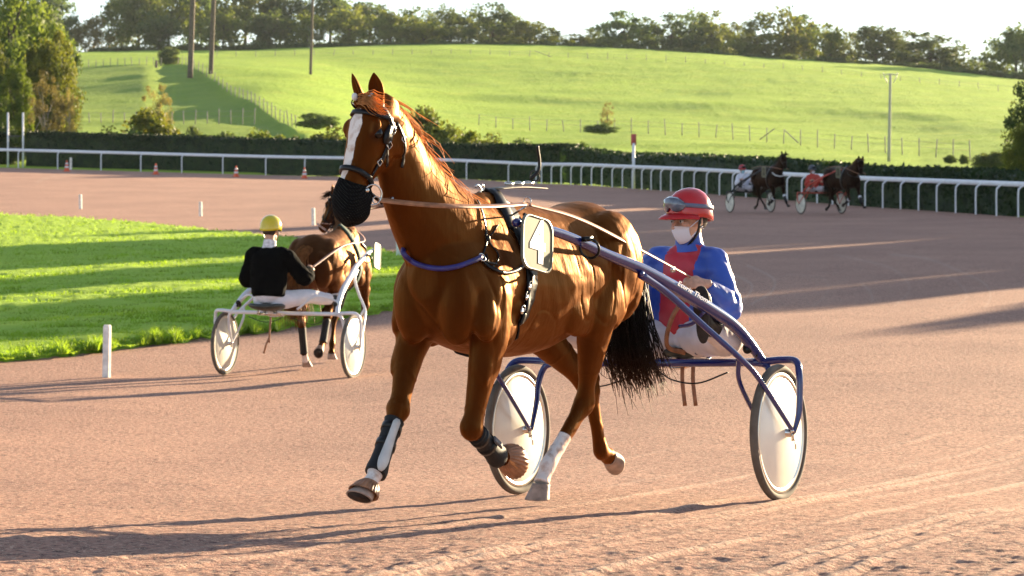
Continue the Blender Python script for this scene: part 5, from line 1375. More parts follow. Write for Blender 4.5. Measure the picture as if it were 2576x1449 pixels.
pm = dict(parts); pm.update(helmet=YEL, peak=None, goggles=None, liner=BLACK, mask=None, jacket=mat("black_cloth", (.003, .003, .003), .9, spec=.05, bump=(40, .3, .005)), trousers=mat("bright_breeches", (.74, .72, .75), .75, noise=(7, .1)), collar=mat("white_scarf", (.68, .66, .68), .8, noise=(40, .3)))
md = make_person(M_mid, Jm, .007, SKIN, pm); tag(md, "driver seen from behind in black jacket, white trousers and yellow helmet", "person")
m = MB()
rein([M_mid @ Vector((-.02, -.25, .87)), M_mid @ Vector((.8, -.30, 1.16)), M_mid @ Vector((1.74, -.20, 1.27)), Hm @ Vector((.52, .05, 1.62)), Hm @ (Vector(MID_POSE['poll']) + Vector((.02, .2, -.34)))], .024, Vector((.3, -.5, .8)))
rein([M_mid @ Vector((-.12, .20, .78)), M_mid @ Vector((.8, .28, 1.14)), M_mid @ Vector((1.74, .20, 1.27)), Hm @ (Vector(MID_POSE['poll']) + Vector((-.05, .24, -.34)))], .024, Vector((-.3, -.5, .8)))
rn = m.build("reins", mat("pale_leather", (.40, .22, .16), .5), None); tag(rn, "pale leather reins from the bay horse to the driver in the yellow helmet", "reins")
plate(M_mid, [(1.62, -.355, 1.25), (1.90, -.335, 1.21), (1.98, -.335, .93), (1.70, -.36, .96)], "", WHITE, PLM, PLE, "blank looking olive plate on the bay horse beside the white shaft", .26)

def far_rig(pxc, D, deg, horse_m, collar_m, paint, jacket, helmet, mask, digit, lab, seed, pose, mane):
    F = (math.sin(math.radians(deg)), -math.cos(math.radians(deg)))
    o = ground_at(pxc, D); M = frame(F, (o.x, o.y, o.z + .36)); H_ = M @ Matrix.Translation((1.747, 0, -.36))
    h, me = make_horse(H_, pose, .02, 4, horse_m, points=True, hoof=HOOFDARK, mane_mat=mane, tail_mat=TAIL, hair=.35, seed=seed)
    tag(h, lab[0], "horse"); simple_tack(h, me, pose, collar_m)
    for L in pose['fore']:
        k, f = Vector(L['k']), Vector(L['f']); m = MB(); m.tube([lerp(k, f, .15), lerp(k, f, .95)], [(.05, .056)] * 2, 12, ref=(0, 1, 0)); tb = m.build("tendon_boot", NEO, h)
        m = MB(); m.tube([lerp(k, f, .0), lerp(k, f, .2)], [(.055, .06)] * 2, 12, ref=(0, 1, 0)); m.build("boot_band", MASKW, tb)
    s = empty("racing_sulky", None, M); make_sulky(s, paint, RUBBER, RIM, DISC2, lowdetail=True); tag(s, lab[1], "sulky")
    p = dict(parts); p.update(jacket=jacket, helmet=helmet, peak=helmet, mask=mask, lens=BLACK)
    J2 = mirror_J(J); J2['head_rot'] = (10, 4, 0)
    d = make_person(M, J2, .012, SKIN, p, detail=False); tag(d, lab[2], "person")
    global m_r; mb = MB()
    def rr(pts): A = [Vector(q) for q in catmull([tuple(x) for x in pts], 24)]; mb.band(A, [Vector((0, -.7, .6))] * 24, .026, .006)
    pp = Vector(pose['poll'])
    rr([M @ Vector((-.2, -.3, .785)), M @ Vector((.9, -.32, 1.2)), M @ Vector((1.75, -.22, 1.26)), H_ @ (pp + Vector((.12, -.12, -.48)))])
    rr([M @ Vector((-.13, .1, .735)), M @ Vector((.9, .32, 1.2)), M @ Vector((1.75, .22, 1.26)), H_ @ (pp + Vector((.12, .12, -.48)))])
    r = mb.build("reins", TANLEATHER, None); tag(r, lab[3], "reins")
    plate(M, [(1.66, -.36, 1.26), (1.93, -.345, 1.26), (1.93, -.345, .90), (1.66, -.36, .90)], digit, BLACK, PLM, PLE, lab[4], .30)
FARP = mirror_pose(FRONT_POSE)
FARP['neck'] = [(.12, 0, 1.33, .28, .18), (.38, 0, 1.46, .255, .165), (.58, 0, 1.63, .21, .12), (.72, -.01, 1.80, .165, .09), (.83, -.02, 1.94, .122, .076), (.92, -.03, 1.99, .08, .06)]
FARP['poll'] = (.93, -.03, 2.02); FARP['yaw'] = -14; FARP['pitch'] = 52
FARP2 = dict(FARP); FARP2['fore'] = FARP['fore']; FARP2['neck'] = [(t[0] + .06 * i / 5, t[1], t[2] - .03 * i, t[3], t[4]) for i, t in enumerate(FARP['neck'])]; FARP2['poll'] = (1.0, -.03, 1.87); FARP2['yaw'] = -30; FARP2['pitch'] = 58
DBAY = coat_material("dark_bay_coat", (.004, .002, .0015), (.010, .004, .002), gold=(.25, .13, .08)); DBAY2 = coat_material("brown_coat", (.005, .0025, .002), (.013, .0055, .003), gold=(.25, .14, .09))
far_rig(1888, 89.0, 20, DBAY, mat("white_collar", (.7, .7, .7), .6), mat("black_paint", (.012, .014, .02), .25), mat("white_nylon", (.70, .70, .78), .6), mat("red_cap", (.42, .015, .02), .35), mat("pale_blue_mask", (.32, .60, .70), .8), "2",
        ("dark bay trotting horse with a white breast collar near the far railing", "black racing sulky near the railing carrying the driver in white", "distant driver in white jacket and red helmet", "reins of the driver in white beside the far railing", "small olive number plate on the dark bay horse with the white collar"), 8, FARP, hair_mat("black_mane", (.012, .009, .008), (.03, .015, .01)))
far_rig(2066, 87.0, 22, DBAY2, BLACK, mat("orange_paint", (.52, .07, .04), .35), mat("orange_nylon", (.55, .05, .03), .6), mat("grey_cap", (.06, .07, .09), .35), MASKW, "3",
        ("dark brown trotting horse pulling the orange sulky near the far railing", "orange racing sulky near the railing carrying the driver in orange red", "distant driver in orange red jacket and grey helmet", "reins of the driver in orange red beside the far railing", "small olive number plate on the dark brown horse of the orange sulky"), 9, FARP2, hair_mat("light_brown_mane", (.20, .11, .05), (.10, .05, .02)))

# ------------------------------------------------------------------ railing, posts, cones, signs
RAILW = mat("white_rail_plastic", (.84, .85, .88), .45, noise=(3, .06))
def at_xy(x, y, dz=0): return Vector((x, y, float(zxy(x, y)) + dz))
rp = []
for px in list(range(-1500, 1340, 60)) + list(range(1340, 1480, 8)) + list(range(1480, 3600, 20)): rp.append(ground_at(px, float(rail_D(px))))
# smooth the corner
arr = np.array([tuple(p) for p in rp])
for _ in range(6): arr[1:-1] = (arr[:-2] + 2 * arr[1:-1] + arr[2:]) / 4
cum = np.r_[0, np.cumsum(np.hypot(np.diff(arr[:, 0]), np.diff(arr[:, 1])))]
def rail_pt(s): return Vector((np.interp(s, cum, arr[:, 0]), np.interp(s, cum, arr[:, 1]), np.interp(s, cum, arr[:, 2])))
def rail_s(px): q = 1288 + FPX * arr[:, 0] / arr[:, 1]; return float(np.interp(px, q, cum))
RH = 1.06
railing = empty("railing", None, Matrix.Translation(rail_pt(rail_s(700))))
tag(railing, "long white plastic railing curving round the far side of the track", "railing")
ri = railing.matrix_world.inverted()
S = np.arange(rail_s(-420), rail_s(3300), .6)
m = MB(); pts = [ri @ (rail_pt(s) + Vector((0, 0, RH))) for s in S]
m.tube(pts, [(.085, .05)] * len(pts), 12, ref=(0, 0, 1)); m.build("rail", RAILW, railing)
def post_mesh(dx, dy):
    m = MB(); m.tube([(dx * .22, dy * .22, -.1), (dx * .22, dy * .22, RH - .28), (dx * .16, dy * .16, RH - .12), (0, 0, RH - .02)], .031, 10, samples=16); return m.mesh("post", RAILW)
sL = [rail_s(p) for p in (-265, -160, -55, 51, 150, 258, 358, 461, 564, 672, 770, 872, 975, 1077, 1178, 1285, 1358)]
s0 = rail_s(1372); sR = [s0 + 1.65 * i for i in range(0, 80) if s0 + 1.65 * i < rail_s(2750)]
pmesh = {}
for s in sL + sR:
    a = rail_pt(s - .5); b = rail_pt(s + .5); d = (b - a).normalized(); key = round(math.atan2(d.x, d.y), 1)
    if key not in pmesh: pmesh[key] = post_mesh(d.y, -d.x)     # curved towards the outside of the rail
    o = link("post", pmesh[key], railing); o.location = ri @ rail_pt(s)
STAKE = mat("pale_stake", (.88, .82, .74), .8, noise=(12, .25))
def stake(px, py, h_px, D, w, lab, lean=.0):
    z0 = ground_at(px, D); h = h_px * D / FPX; m = MB()
    m.loft([[(sx * w * k + lean * z, sy * w * .6 * k, z) for sx, sy in ((-1, -1), (1, -1), (1, 1), (-1, 1))] for z, k in ((-.1, 1), (h - .02, 1), (h, .8))])
    o = m.build("marker_post", STAKE, None, False); o.location = z0; o.rotation_euler.z = -.45; tag(o, lab, "post", "low marker posts along the inner edge of the track"); return o
stake(268, 950, 133, float(ground_D(268, 950)), .04, "tall pale marker post in front of the infield lawn", .02)
stake(203, 525, 37, float(ground_D(203, 526)), .055, "short pale marker post across the track above the infield lawn, below the two traffic cones", -.03)
stake(505, 543, 37, float(ground_D(505, 544)), .055, "short pale marker post across the track, midway above the lawn and yellow helmet", -.02)
stake(789, 566, 44, float(ground_D(789, 567)), .055, "short pale marker post beside the chestnut horse's netted muzzle", -.03)
stake(178, 429, 31, float(rail_D(178)) - .3, .06, "small wooden stake right beside a traffic cone under the railing")
ORANGE = mat("cone_orange", (.75, .11, .03), .5); CONEW = mat("cone_white", (.75, .73, .72), .5)
def cone(px, py, lab):
    D = float(ground_D(px, py)); m = MB()
    hh = .62; c = empty("traffic_cone", None, Matrix.Translation(ground_at(px, D))); tag(c, lab, "cone", "orange traffic cones along the railing")
    m.lathe((0, 0, 0), (0, 0, 1), [(.02, .15), (.05, .145), (hh, .035), (hh, .0)], 20); m.build("cone_body", ORANGE, c)
    for z, h in ((.20, .10), (.40, .09)):
        w = MB(); r = lambda q: .147 - .11 * (q - .05) / (hh - .05) + .004; w.lathe((0, 0, 0), (0, 0, 1), [(z, r(z)), (z + h, r(z + h))], 20, cap=False); w.build("white_band", CONEW, c)
    b = MB(); b.box((0, 0, .015), (.19, .19, .02)); b.build("cone_base", ORANGE, c)
cone(168, 431, "traffic cone standing beside a small wooden stake"); cone(392, 439, "traffic cone under the railing, second from the stake"); cone(594, 445, "traffic cone under the railing, third from the stake"); cone(766, 449, "traffic cone under the railing, nearest the chestnut horse's face")
# tall red and white post behind the rail, round red sign behind the neck
D = float(rail_D(1594)) + .9; o = empty("course_marker", None, Matrix.Translation(ground_at(1594, D))); tag(o, "white post with a red board rising above the curved railing", "sign")
z0 = o.matrix_world.translation.z; zt = HC - (337 - YH) * D / FPX - z0; zb = HC - (365 - YH) * D / FPX - z0
m = MB(); m.tube([(0, 0, -.1), (0, 0, zb + .1)], .075, 10); m.build("pole", RAILW, o); m = MB(); m.box((0, 0, (zt + zb) / 2), (.13, .03, (zt - zb) / 2)); m.build("red_board", mat("red_board_paint", (.50, .09, .08), .6), o)
D = float(ground_D(1001, 650)); o = empty("course_marker", None, Matrix.Translation(ground_at(1001, D))); tag(o, "round red disc on a white post behind the chestnut horse's neck", "sign")
z0 = o.matrix_world.translation.z; zc = HC - (548 - YH) * D / FPX - z0
m = MB(); m.tube([(.02, 0, -.1), (.02, 0, zc - .1)], .06, 12); m.build("pole", RAILW, o); m = MB(); m.lathe((0, -.05, zc), (0, 1, 0), [(-.015, .0), (-.015, .2), (.015, .2), (.015, 0)], 28, cap=False); m.build("red_disc", mat("red_disc_paint", (.55, .03, .025), .5), o)
# posts with bars at far left
D = 151.5; o = empty("gate_frame", None, Matrix.Translation(ground_at(40, D))); tag(o, "tall white gate posts joined by dark bars behind the railing", "gate")
for px in (20, 58):
    m = MB(); x = (px - 40) * D / FPX; m.tube([(x, 0, -.1), (x, 0, 3.25)], .055, 10); m.build("post", RAILW, o)
for z in (1.15, 1.85):
    m = MB(); m.box((0, 0, z), (.50, .03, .035)); m.build("bar", mat("dark_bar", (.06, .06, .06), .6), o)
# ------------------------------------------------------------------ poles and fences on the hill
WOODP = mat("weathered_pole", (.13, .095, .075), .85, noise=(4, .35), bump=(8, .4, .03)); GREYP = mat("grey_post", (.32, .29, .24), .9, noise=(5, .3))
def pole(px, py, ptx, pty, D, w, lab, m_=WOODP):
    b = ground_at(px, D); t = px3(ptx, pty, D); m = MB(); h = t - b
    m.tube([Vector((0, 0, -.5)), h * .5, h], [w, w * .92, w * .8], 12, samples=12); o = m.build("timber_pole", m_, None); o.location = b; tag(o, lab, "pole"); return o
pole(478, 187, 488, -90, 372, .42, "thick timber pole on the slope, beside the round bush"); pole(530, 188, 541, -90, 376, .36, "timber pole between the thickest pole and the lone slim pole"); pole(781, 191, 788, -60, 385, .23, "slim timber pole standing alone on the bright meadow")
pole(393, 207, 393, 152, 405, .22, "short dark stump of a pole under the round bush on the hill")
o = empty("utility_pole", None, Matrix.Translation(ground_at(2236, 205))); tag(o, "slender concrete utility pole with cross arms on the right of the meadow", "pole")
z0 = o.matrix_world.translation; t = px3(2240, 185, 205) - z0; m = MB(); m.tube([(0, 0, -.3), t], [.14, .10], 10, samples=8); m.build("pole", mat("pale_concrete", (.42, .38, .34), .85), o)
m = MB()
for dx, dz in ((-.55, -.12), (.55, -.12)): m.tube([t + Vector((0, 0, -.02)), t + Vector((dx, 0, dz))], .045, 6); m.tube([t + Vector((dx, 0, dz)), t + Vector((dx * .45, 0, -.75))], .035, 6); m.ell(t + Vector((dx, 0, dz + .1)), (.05, .05, .1), None, 8, 6)
m.build("cross_arm", mat("pale_metal", (.6, .58, .5), .5), o)
def fence(pxs, Ds, h, lab, r=.06, wires=(.45, .85), brace=()):
    pts = [ground_at(p, d) for p, d in zip(pxs, Ds)]; o = empty("wire_fence", None, Matrix.Translation(pts[0])); tag(o, lab, "fence"); inv = o.matrix_world.inverted()
    pm_ = MB(); pm_.tube([(0, 0, -.2), (0, 0, 1)], [r, r * .85], 6); me = pm_.mesh("post", GREYP)
    for i, p in enumerate(pts):
        q = link("post", me, o); q.location = inv @ p; q.scale = (1, 1, h * (.82 + .36 * RND.random())); q.rotation_euler = (RND.gauss(0, .04), RND.gauss(0, .05), 0)
    w = MB()
    for z in wires: w.tube([inv @ (p + Vector((0, 0, h * z))) for p in pts], .011, 4)
    w.build("wire", GREYP, o)
    for a, b in brace:
        q = MB(); q.tube([inv @ (a[0] + Vector((0, 0, a[1]))), inv @ (b[0] + Vector((0, 0, b[1])))], .06, 6); q.build("brace", GREYP, o)
fx = lambda a, b, n: np.linspace(a, b, n)
up_x = fx(545, 2560, 42); fence(up_x, np.interp(up_x, [500, 900, 1345, 1677, 2024, 2374, 2560], [500, 500, 504, 500, 490, 470, 455]), 1.35, "long wire fence crossing the meadow just below the tree line", brace=[((ground_at(1345, 504), 1.3), (ground_at(1395, 504), .05))])
lo_x = fx(1205, 2440, 30); fence(lo_x, np.interp(lo_x, [1205, 1590, 1800, 2150, 2440], [318, 300, 285, 255, 232]), 1.3, "wire fence crossing the lower meadow behind the curved railing", brace=[((ground_at(1948, 271), 1.3), (ground_at(1912, 274), .05)), ((ground_at(1972, 269), 1.3), (ground_at(2008, 266), .05))])
dx = fx(448, 745, 30); fence(dx, np.interp(dx, [448, 480, 560, 640, 745], [425, 395, 345, 300, 258]), 1.25, "wire fence running diagonally down the slope from the round bush", wires=(.4, .8))
fence(fx(205, 405, 12), [418] * 12, 1.3, "dark rail fence left of the round bush on the slope", wires=(.5, .95)); fence(fx(195, 640, 16), np.interp(fx(195, 640, 16), [195, 640], [276, 272]), 1.3, "wire fence low on the shaded slope behind the hedge")
# two thin power lines high in the sky
PLINE = mat("power_line", (.10, .10, .11), .6)

# ------------------------------------------------------------------ vegetation
def leaf_cloud(rng, centers, radii, counts, size, flat=.0):
    V = []; n = 0
    for c, r, k in zip(centers, radii, counts):
        p = rng.normal(0, 1, (k, 3)); p /= np.maximum(np.linalg.norm(p, axis=1)[:, None], 1e-6); p *= (rng.random(k) ** .45)[:, None]
        p = np.asarray(c) + p * np.asarray(r)
        a = rng.normal(0, 1, (k, 3)); a /= np.linalg.norm(a, axis=1)[:, None]; b = np.cross(a, rng.normal(0, 1, (k, 3))); b /= np.maximum(np.linalg.norm(b, axis=1)[:, None], 1e-6)
        s = size * rng.uniform(.6, 1.3, k)[:, None]
        V.append(np.stack([p - a * s, p + b * s * .6, p + a * s, p - b * s * .6], 1).reshape(-1, 3)); n += k
    V = np.vstack(V); return V, np.arange(n * 4).reshape(n, 4)
def crown_mesh(seed, nb, per, size, shape=(.5, .5, .40), cz=.60, br=.15, mat_=None, low=0.0, lop=None):
    rng = np.random.default_rng(seed); C = []; R = []
    for i in range(nb):
        d = rng.normal(0, 1, 3); d /= np.linalg.norm(d); u = rng.random() ** .33
        c = d * u * np.array(shape) * np.array([.86, .86, .88]); c[2] += cz
        if c[2] > cz: c[:2] *= 1 - .35 * ((c[2] - cz) / shape[2])
        if low and rng.random() < low: c[2] *= rng.uniform(.25, .8)
        r = br * rng.uniform(.6, 1.25); C.append(c); R.append((r, r, r * .8))
    if lop: C = [c + np.array(lop) * (c[2] - cz) for c in C]
    V, F_ = leaf_cloud(rng, C, R, [int(per * rng.uniform(.6, 1.4)) for _ in C], size)
    me = fast_mesh("crown", V, F_, mat_, False); return me, C
def trunk_mesh(seed, C, h0=.62, r=.022, m_=None, lean=0):
    rng = random.Random(seed); mb = MB(); top = Vector((rng.gauss(0, .02) + lean, rng.gauss(0, .02), h0))
    mb.tube([(0, 0, -.04), lerp((0, 0, 0), top, .4) + Vector((rng.gauss(0, .012), 0, 0)), top], [r * 1.25, r * .8, r * .35], 8, samples=10)
    for c in rng.sample(C, min(len(C), 14)):
        a = lerp((0, 0, 0), top, rng.uniform(.35, .95)); c = Vector(c); mb.tube([a, lerp(a, c, .5) + Vector((0, 0, .03)), c], [r * .42, r * .28, r * .1], 5, samples=8)
    return mb.mesh("trunk", m_)
BARK = mat("bark", (.075, .055, .04), .9, noise=(10, .4)); BARKP = mat("pale_bark", (.30, .26, .20), .9, noise=(10, .3))
def leaf_m(name, c, c2, tr=.42): return mat(name, c, .65, spec=.25, noise=(5, .4), col2=c2, trans=tr, obj_rand=.25)
LDARK = leaf_m("dark_leaves", (.105, .155, .05), (.058, .098, .036)); LMID = leaf_m("mid_green_leaves", (.145, .185, .042), (.08, .12, .034)); LYEL = leaf_m("yellow_green_leaves", (.165, .19, .030), (.085, .12, .024)); LPALE = leaf_m("pale_dry_leaves", (.24, .22, .085), (.14, .14, .05)); LBRT = leaf_m("bright_leaves", (.12, .18, .02), (.07, .12, .02)); LHEDGE = mat("hedge_leaves", (.028, .055, .014), .6, spec=.3, noise=(2.5, .5), col2=(.012, .03, .010), trans=.2, obj_rand=.1)
TEMPL = {}
def template(kind):
    if kind in TEMPL: return TEMPL[kind]
    base, v = kind; seed = 100 + 17 * v + len(base)
    P = dict(dense=(60, 55, .030, (.5, .5, .42), .56, .15, .25), sparse=(76, 44, .028, (.5, .5, .46), .52, .12, .45), weep=(60, 40, .026, (.46, .46, .42), .52, .12, .4), fine=(130, 170, .015, (.5, .5, .46), .52, .105, .25), finesp=(60, 120, .011, (.46, .46, .46), .54, .085, .1), bush=(28, 60, .06, (.5, .5, .44), .38, .22, .5), finebush=(66, 110, .032, (.5, .5, .48), .36, .16, .6))[base]
    me, C = crown_mesh(seed, P[0], P[1], P[2], P[3], P[4], P[5], None, P[6])
    tr = trunk_mesh(seed, [tuple(c) for c in C], .62 if 'bush' not in base else .4, .024 if base != 'fine' else .03)
    TEMPL[kind] = (me, tr); return TEMPL[kind]
_mc = {}
def plant(name, kind, base, w, h, leaf, label, cat, group=None, bark=None, rz=0.0):
    key = (kind, leaf.name)
    if key not in _mc:
        me, tr = template(kind); me = me.copy(); me.materials.clear(); me.materials.append(leaf); tr = tr.copy(); tr.materials.clear(); tr.materials.append(bark or BARK); _mc[key] = (me, tr)
    me, tr = _mc[key]
    o = empty(name, None, Matrix.LocRotScale(base, Matrix.Rotation(rz, 3, 'Z').to_quaternion(), Vector((w, w, h))))
    link("crown", me, o); link("trunk", tr, o); tag(o, label, cat, group); return o
LN = {'d': (LDARK, "dark green"), 'm': (LMID, "mid green"), 'y': (LYEL, "yellow green"), 'p': (LPALE, "pale dry"), 'b': (LBRT, "bright green")}
def by_px(name, kind, px, wpx, ty, D, leaf, label, cat, group=None, rz=None, sink=0.0, bark=None):
    b = ground_at(px, D); b.z -= sink; top = HC - (ty - YH) * D / FPX
    return plant(name, kind, b, wpx * D / FPX, max(top - b.z, .3), leaf, label, cat, group, bark, RND.uniform(0, 6.28) if rz is None else rz)
# the wood and the row of trees along the crest
crest = [(180, 70, 35, 630, 'd', 'dense'), (238, 120, 26, 615, 'p', 'weep'), (305, 110, -15, 640, 'd', 'dense'), (350, 150, -45, 625, 'm', 'dense'), (425, 150, -40, 640, 'y', 'dense'), (400, 120, 30, 608, 'd', 'dense'), (505, 130, -45, 650, 'd', 'dense'), (560, 120, 25, 610, 'm', 'dense'), (615, 170, -40, 640, 'm', 'dense'), (680, 130, 20, 612, 'd', 'dense'), (720, 140, -20, 640, 'd', 'dense'), (772, 100, 30, 612, 'y', 'dense'), (830, 150, -35, 645, 'd', 'dense'), (880, 140, 10, 615, 'm', 'dense'), (930, 130, 2, 640, 'd', 'dense'), (985, 110, 22, 612, 'm', 'dense'), (1045, 110, 5, 640, 'm', 'sparse'), (1065, 100, 45, 615, 'y', 'dense'), (1120, 80, 8, 630, 'd', 'sparse'), (1165, 110, 28, 640, 'm', 'dense'), (1238, 115, -8, 620, 'd', 'sparse'), (1290, 95, 40, 640, 'y', 'sparse'), (1335, 100, 52, 615, 'm', 'dense'), (1392, 90, 88, 630, 'y', 'sparse'), (1440, 110, 82, 640, 'm', 'sparse'), (1490, 80, 70, 645, 'm', 'sparse'), (1530, 70, 95, 620, 'm', 'dense'), (1570, 105, 20, 625, 'd', 'sparse'), (1622, 90, 32, 640, 'm', 'sparse'), (1690, 110, 30, 620, 'd', 'sparse'), (1742, 80, 18, 640, 'd', 'sparse'), (1790, 90, 20, 625, 'm', 'sparse'), (1845, 80, 45, 635, 'm', 'sparse'), (1890, 80, 48, 618, 'm', 'sparse'), (1960, 130, 12, 620, 'm', 'sparse'), (2025, 100, 28, 635, 'd', 'sparse'), (2085, 90, 45, 620, 'y', 'sparse'), (2140, 80, 78, 620, 'm', 'sparse'), (2205, 105, 62, 605, 'd', 'dense'), (2265, 90, 72, 612, 'm', 'sparse'), (2335, 150, 70, 600, 'd', 'sparse'), (2398, 70, 120, 600, 'y', 'sparse'), (2450, 60, 150, 600, 'm', 'sparse'), (2500, 90, 108, 590, 'm', 'sparse'), (2556, 110, 62, 580, 'd', 'dense'), (2630, 140, 60, 580, 'd', 'dense'), (120, 140, -30, 640, 'd', 'dense'), (30, 140, -10, 640, 'm', 'dense')]
PLACES = ["at the left of the sky gap", "standing alone in the sky gap", "at the right of the sky gap", "left of the thickest pole", "just behind the thickest pole", "in front, above the round bush", "right behind the two thick poles", "in front, right of the second pole", "midway from the second to the slim pole", "in front, left of the slim pole", "topping the wood left of the slim pole", "glowing just left of the slim pole", "behind the slim pole", "in front, right of the slim pole", "above the chestnut horse's right ear", "above the chestnut horse's left ear", "rounded, right of the horse's ears", "in front, yellowish, right of the ears", "with a broken top before the wood ends", "closing the dense wood", "tallest, with sky through its crown", "leaning on the tallest open tree", "round, right of the tallest open tree", "small, where the row dips", "low, in the dip of the row", "round topped, in the dip", "short, before the row rises again", "flat topped, where the row rises", "paired with the flat topped tree", "first of the open clumps", "narrow, in the first open clump", "thin, left of the small pair", "left of the driver's line, small crowned", "small, right of the small crowned one", "highest of the open row", "stepping down from the highest", "yellowish, past the highest", "low, in the notch of the row", "dark and full, past the notch", "between the dark full tree and the broad one", "broad and domed, last of the row", "small, at the foot of the domed tree", "tiny, in the gap after the row", "thin, before the right corner", "dark, in the right corner", "cut by the right edge", "behind the big left trees", "at the upper left corner"]
for i, ((px, w, ty, D, c, k), pl) in enumerate(zip(crest, PLACES)):
    by_px("tree", (k, i % 4), px, w * (1.15 if px < 1000 else 1.55), ty - 4, D, LN[c][0], f"crest tree {pl}", "tree", "trees along the hill crest", sink=.6 if k == 'dense' else 1.6)
for i, px in enumerate(np.arange(262, 2600, 56)):
    ty = np.interp(px, [200, 800, 1300, 1700, 2000, 2300, 2576], [112, 100, 98, 114, 134, 150, 178]) + RND.uniform(-5, 8)
    by_px("bush", ('bush', i % 3), float(px) + RND.uniform(-12, 12), RND.uniform(75, 105), float(ty), 606 - max(0, (px - 1700) * .05), LDARK, "low dark bush in the scrub line under the trees on the hill crest", "bush", "bushes under the crest trees", sink=.4)
# big trees at the left edge
by_px("tree", ('fine', 0), 20, 330, -95, 180, LMID, "huge mid green tree towering at the left edge behind the hedge", "tree"); by_px("tree", ('fine', 1), 128, 190, 52, 172, LYEL, "broad golden green tree in front of the huge tree, left of the shaded slope", "tree"); by_px("tree", ('fine', 2), -70, 260, 40, 170, LMID, "dark leafy tree cut by the left edge of the picture", "tree"); by_px("tree", ('fine', 3), 85, 260, -20, 188, LDARK, "dark green tree filling the space between the huge and the golden tree", "tree")
by_px("tree", ('fine', 3), 42, 100, 130, 163, LBRT, "small bright green tree below the golden one, behind the gate posts", "tree"); by_px("tree", ('finesp', 0), 118, 125, 172, 160, LPALE, "pale thin tree with whitish twigs behind the hedge's left end", "tree", bark=BARKP); by_px("tree", ('finesp', 1), 175, 80, 215, 160, LPALE, "wispy pale sapling just right of the pale thin tree", "tree", bark=BARKP)
by_px("bush", ('finebush', 2), 10, 120, 255, 158, LDARK, "dark shrub behind the white gate posts", "bush")
# shrubs behind the hedge
for i, (px, w, ty, D, lf, lab) in enumerate([(392, 95, 205, 166, LPALE, "thin beige sapling rising from the shrubs behind the hedge"), (378, 140, 252, 160, LYEL, "yellow green shrub under the beige sapling"), (345, 70, 280, 158, LDARK, "small dark shrub left of the beige sapling"), (485, 60, 288, 158, LDARK, "dark green shrub right of the beige sapling"), (285, 90, 302, 158, LYEL, "low yellowish shrub right of the pale trees"), (560, 110, 320, 158, LDARK, "low dark shrub midway along the hedge"), (676, 95, 284, 158, LYEL, "yellowish shrub under the foot of the diagonal fence"), (735, 60, 318, 157, LMID, "low green shrub between the yellowish shrub and the dark round bush"), (815, 150, 300, 158, LMID, "wide green shrub left of the chestnut horse's face"), (1062, 130, 242, 156, LMID, "tall leafy shrub just right of the chestnut horse's ears"), (1128, 120, 262, 154, LMID, "green shrub beside the tallest shrub right of the horse's neck"), (1192, 85, 298, 153, LYEL, "yellow tipped shrub halfway down from the tallest shrub"), (1250, 100, 316, 152, LMID, "green shrub sinking towards the hedge, right of the yellow tipped one"), (1320, 90, 335, 151, LDARK, "low dark shrub on the hedge top past the green shrubs"), (1392, 70, 345, 150, LMID, "small tuft of shrub on the hedge top"), (1456, 60, 333, 149, LDARK, "small round dark shrub where the hedge ends")]):
    by_px("bush" if i else "sapling", ('finebush', i % 4) if i else ('finesp', 2), px, w * 1.35, ty - 6, D, lf, lab, "bush" if i else "tree", "shrubs behind the hedge" if i else None, bark=BARKP if i == 0 else None)
by_px("bush", ('finebush', 1), 426, 66, 110, 428, LDARK, "large round bush alone at the top of the diagonal fence", "bush"); by_px("bush", ('finebush', 3), 797, 120, 272, 255, LDARK, "dark rounded thicket at the foot of the meadow behind the green shrub", "bush")
by_px("tree", ('finesp', 3), 1528, 52, 252, 298, LPALE, "little bare round headed tree on the dark mound in the meadow", "tree"); by_px("bush", ('finebush', 0), 1513, 92, 302, 296, LDARK, "dark bramble mound under the little round headed tree", "bush")
by_px("tree", ('fine', 1), 2625, 250, 160, 112, LDARK, "dark leafy tree at the right edge above the hedge", "tree"); by_px("tree", ('fine', 2), 2570, 110, 300, 108, LYEL, "small golden green tree under the dark tree at the right edge", "tree"); by_px("tree", ('fine', 3), 2700, 200, -20, 125, LDARK, "tall dark tree mostly beyond the right edge", "tree")
by_px("bush", ('finebush', 2), 2493, 95, 360, 175, LDARK, "dark bush left of the trees at the right edge", "bush"); by_px("bush", ('finebush', 3), 2390, 38, 383, 190, LDARK, "very small bush beside the fence left of the dark bush", "bush"); by_px("bush", ('finebush', 1), 2424, 30, 384, 188, LDARK, "tiny bush between the very small bush and the dark bush", "bush")
by_px("bush", ('finebush', 0), 1890, 80, 388, 122, LMID, "low tuft of shrub rising from the hedge behind the driver in white", "bush")
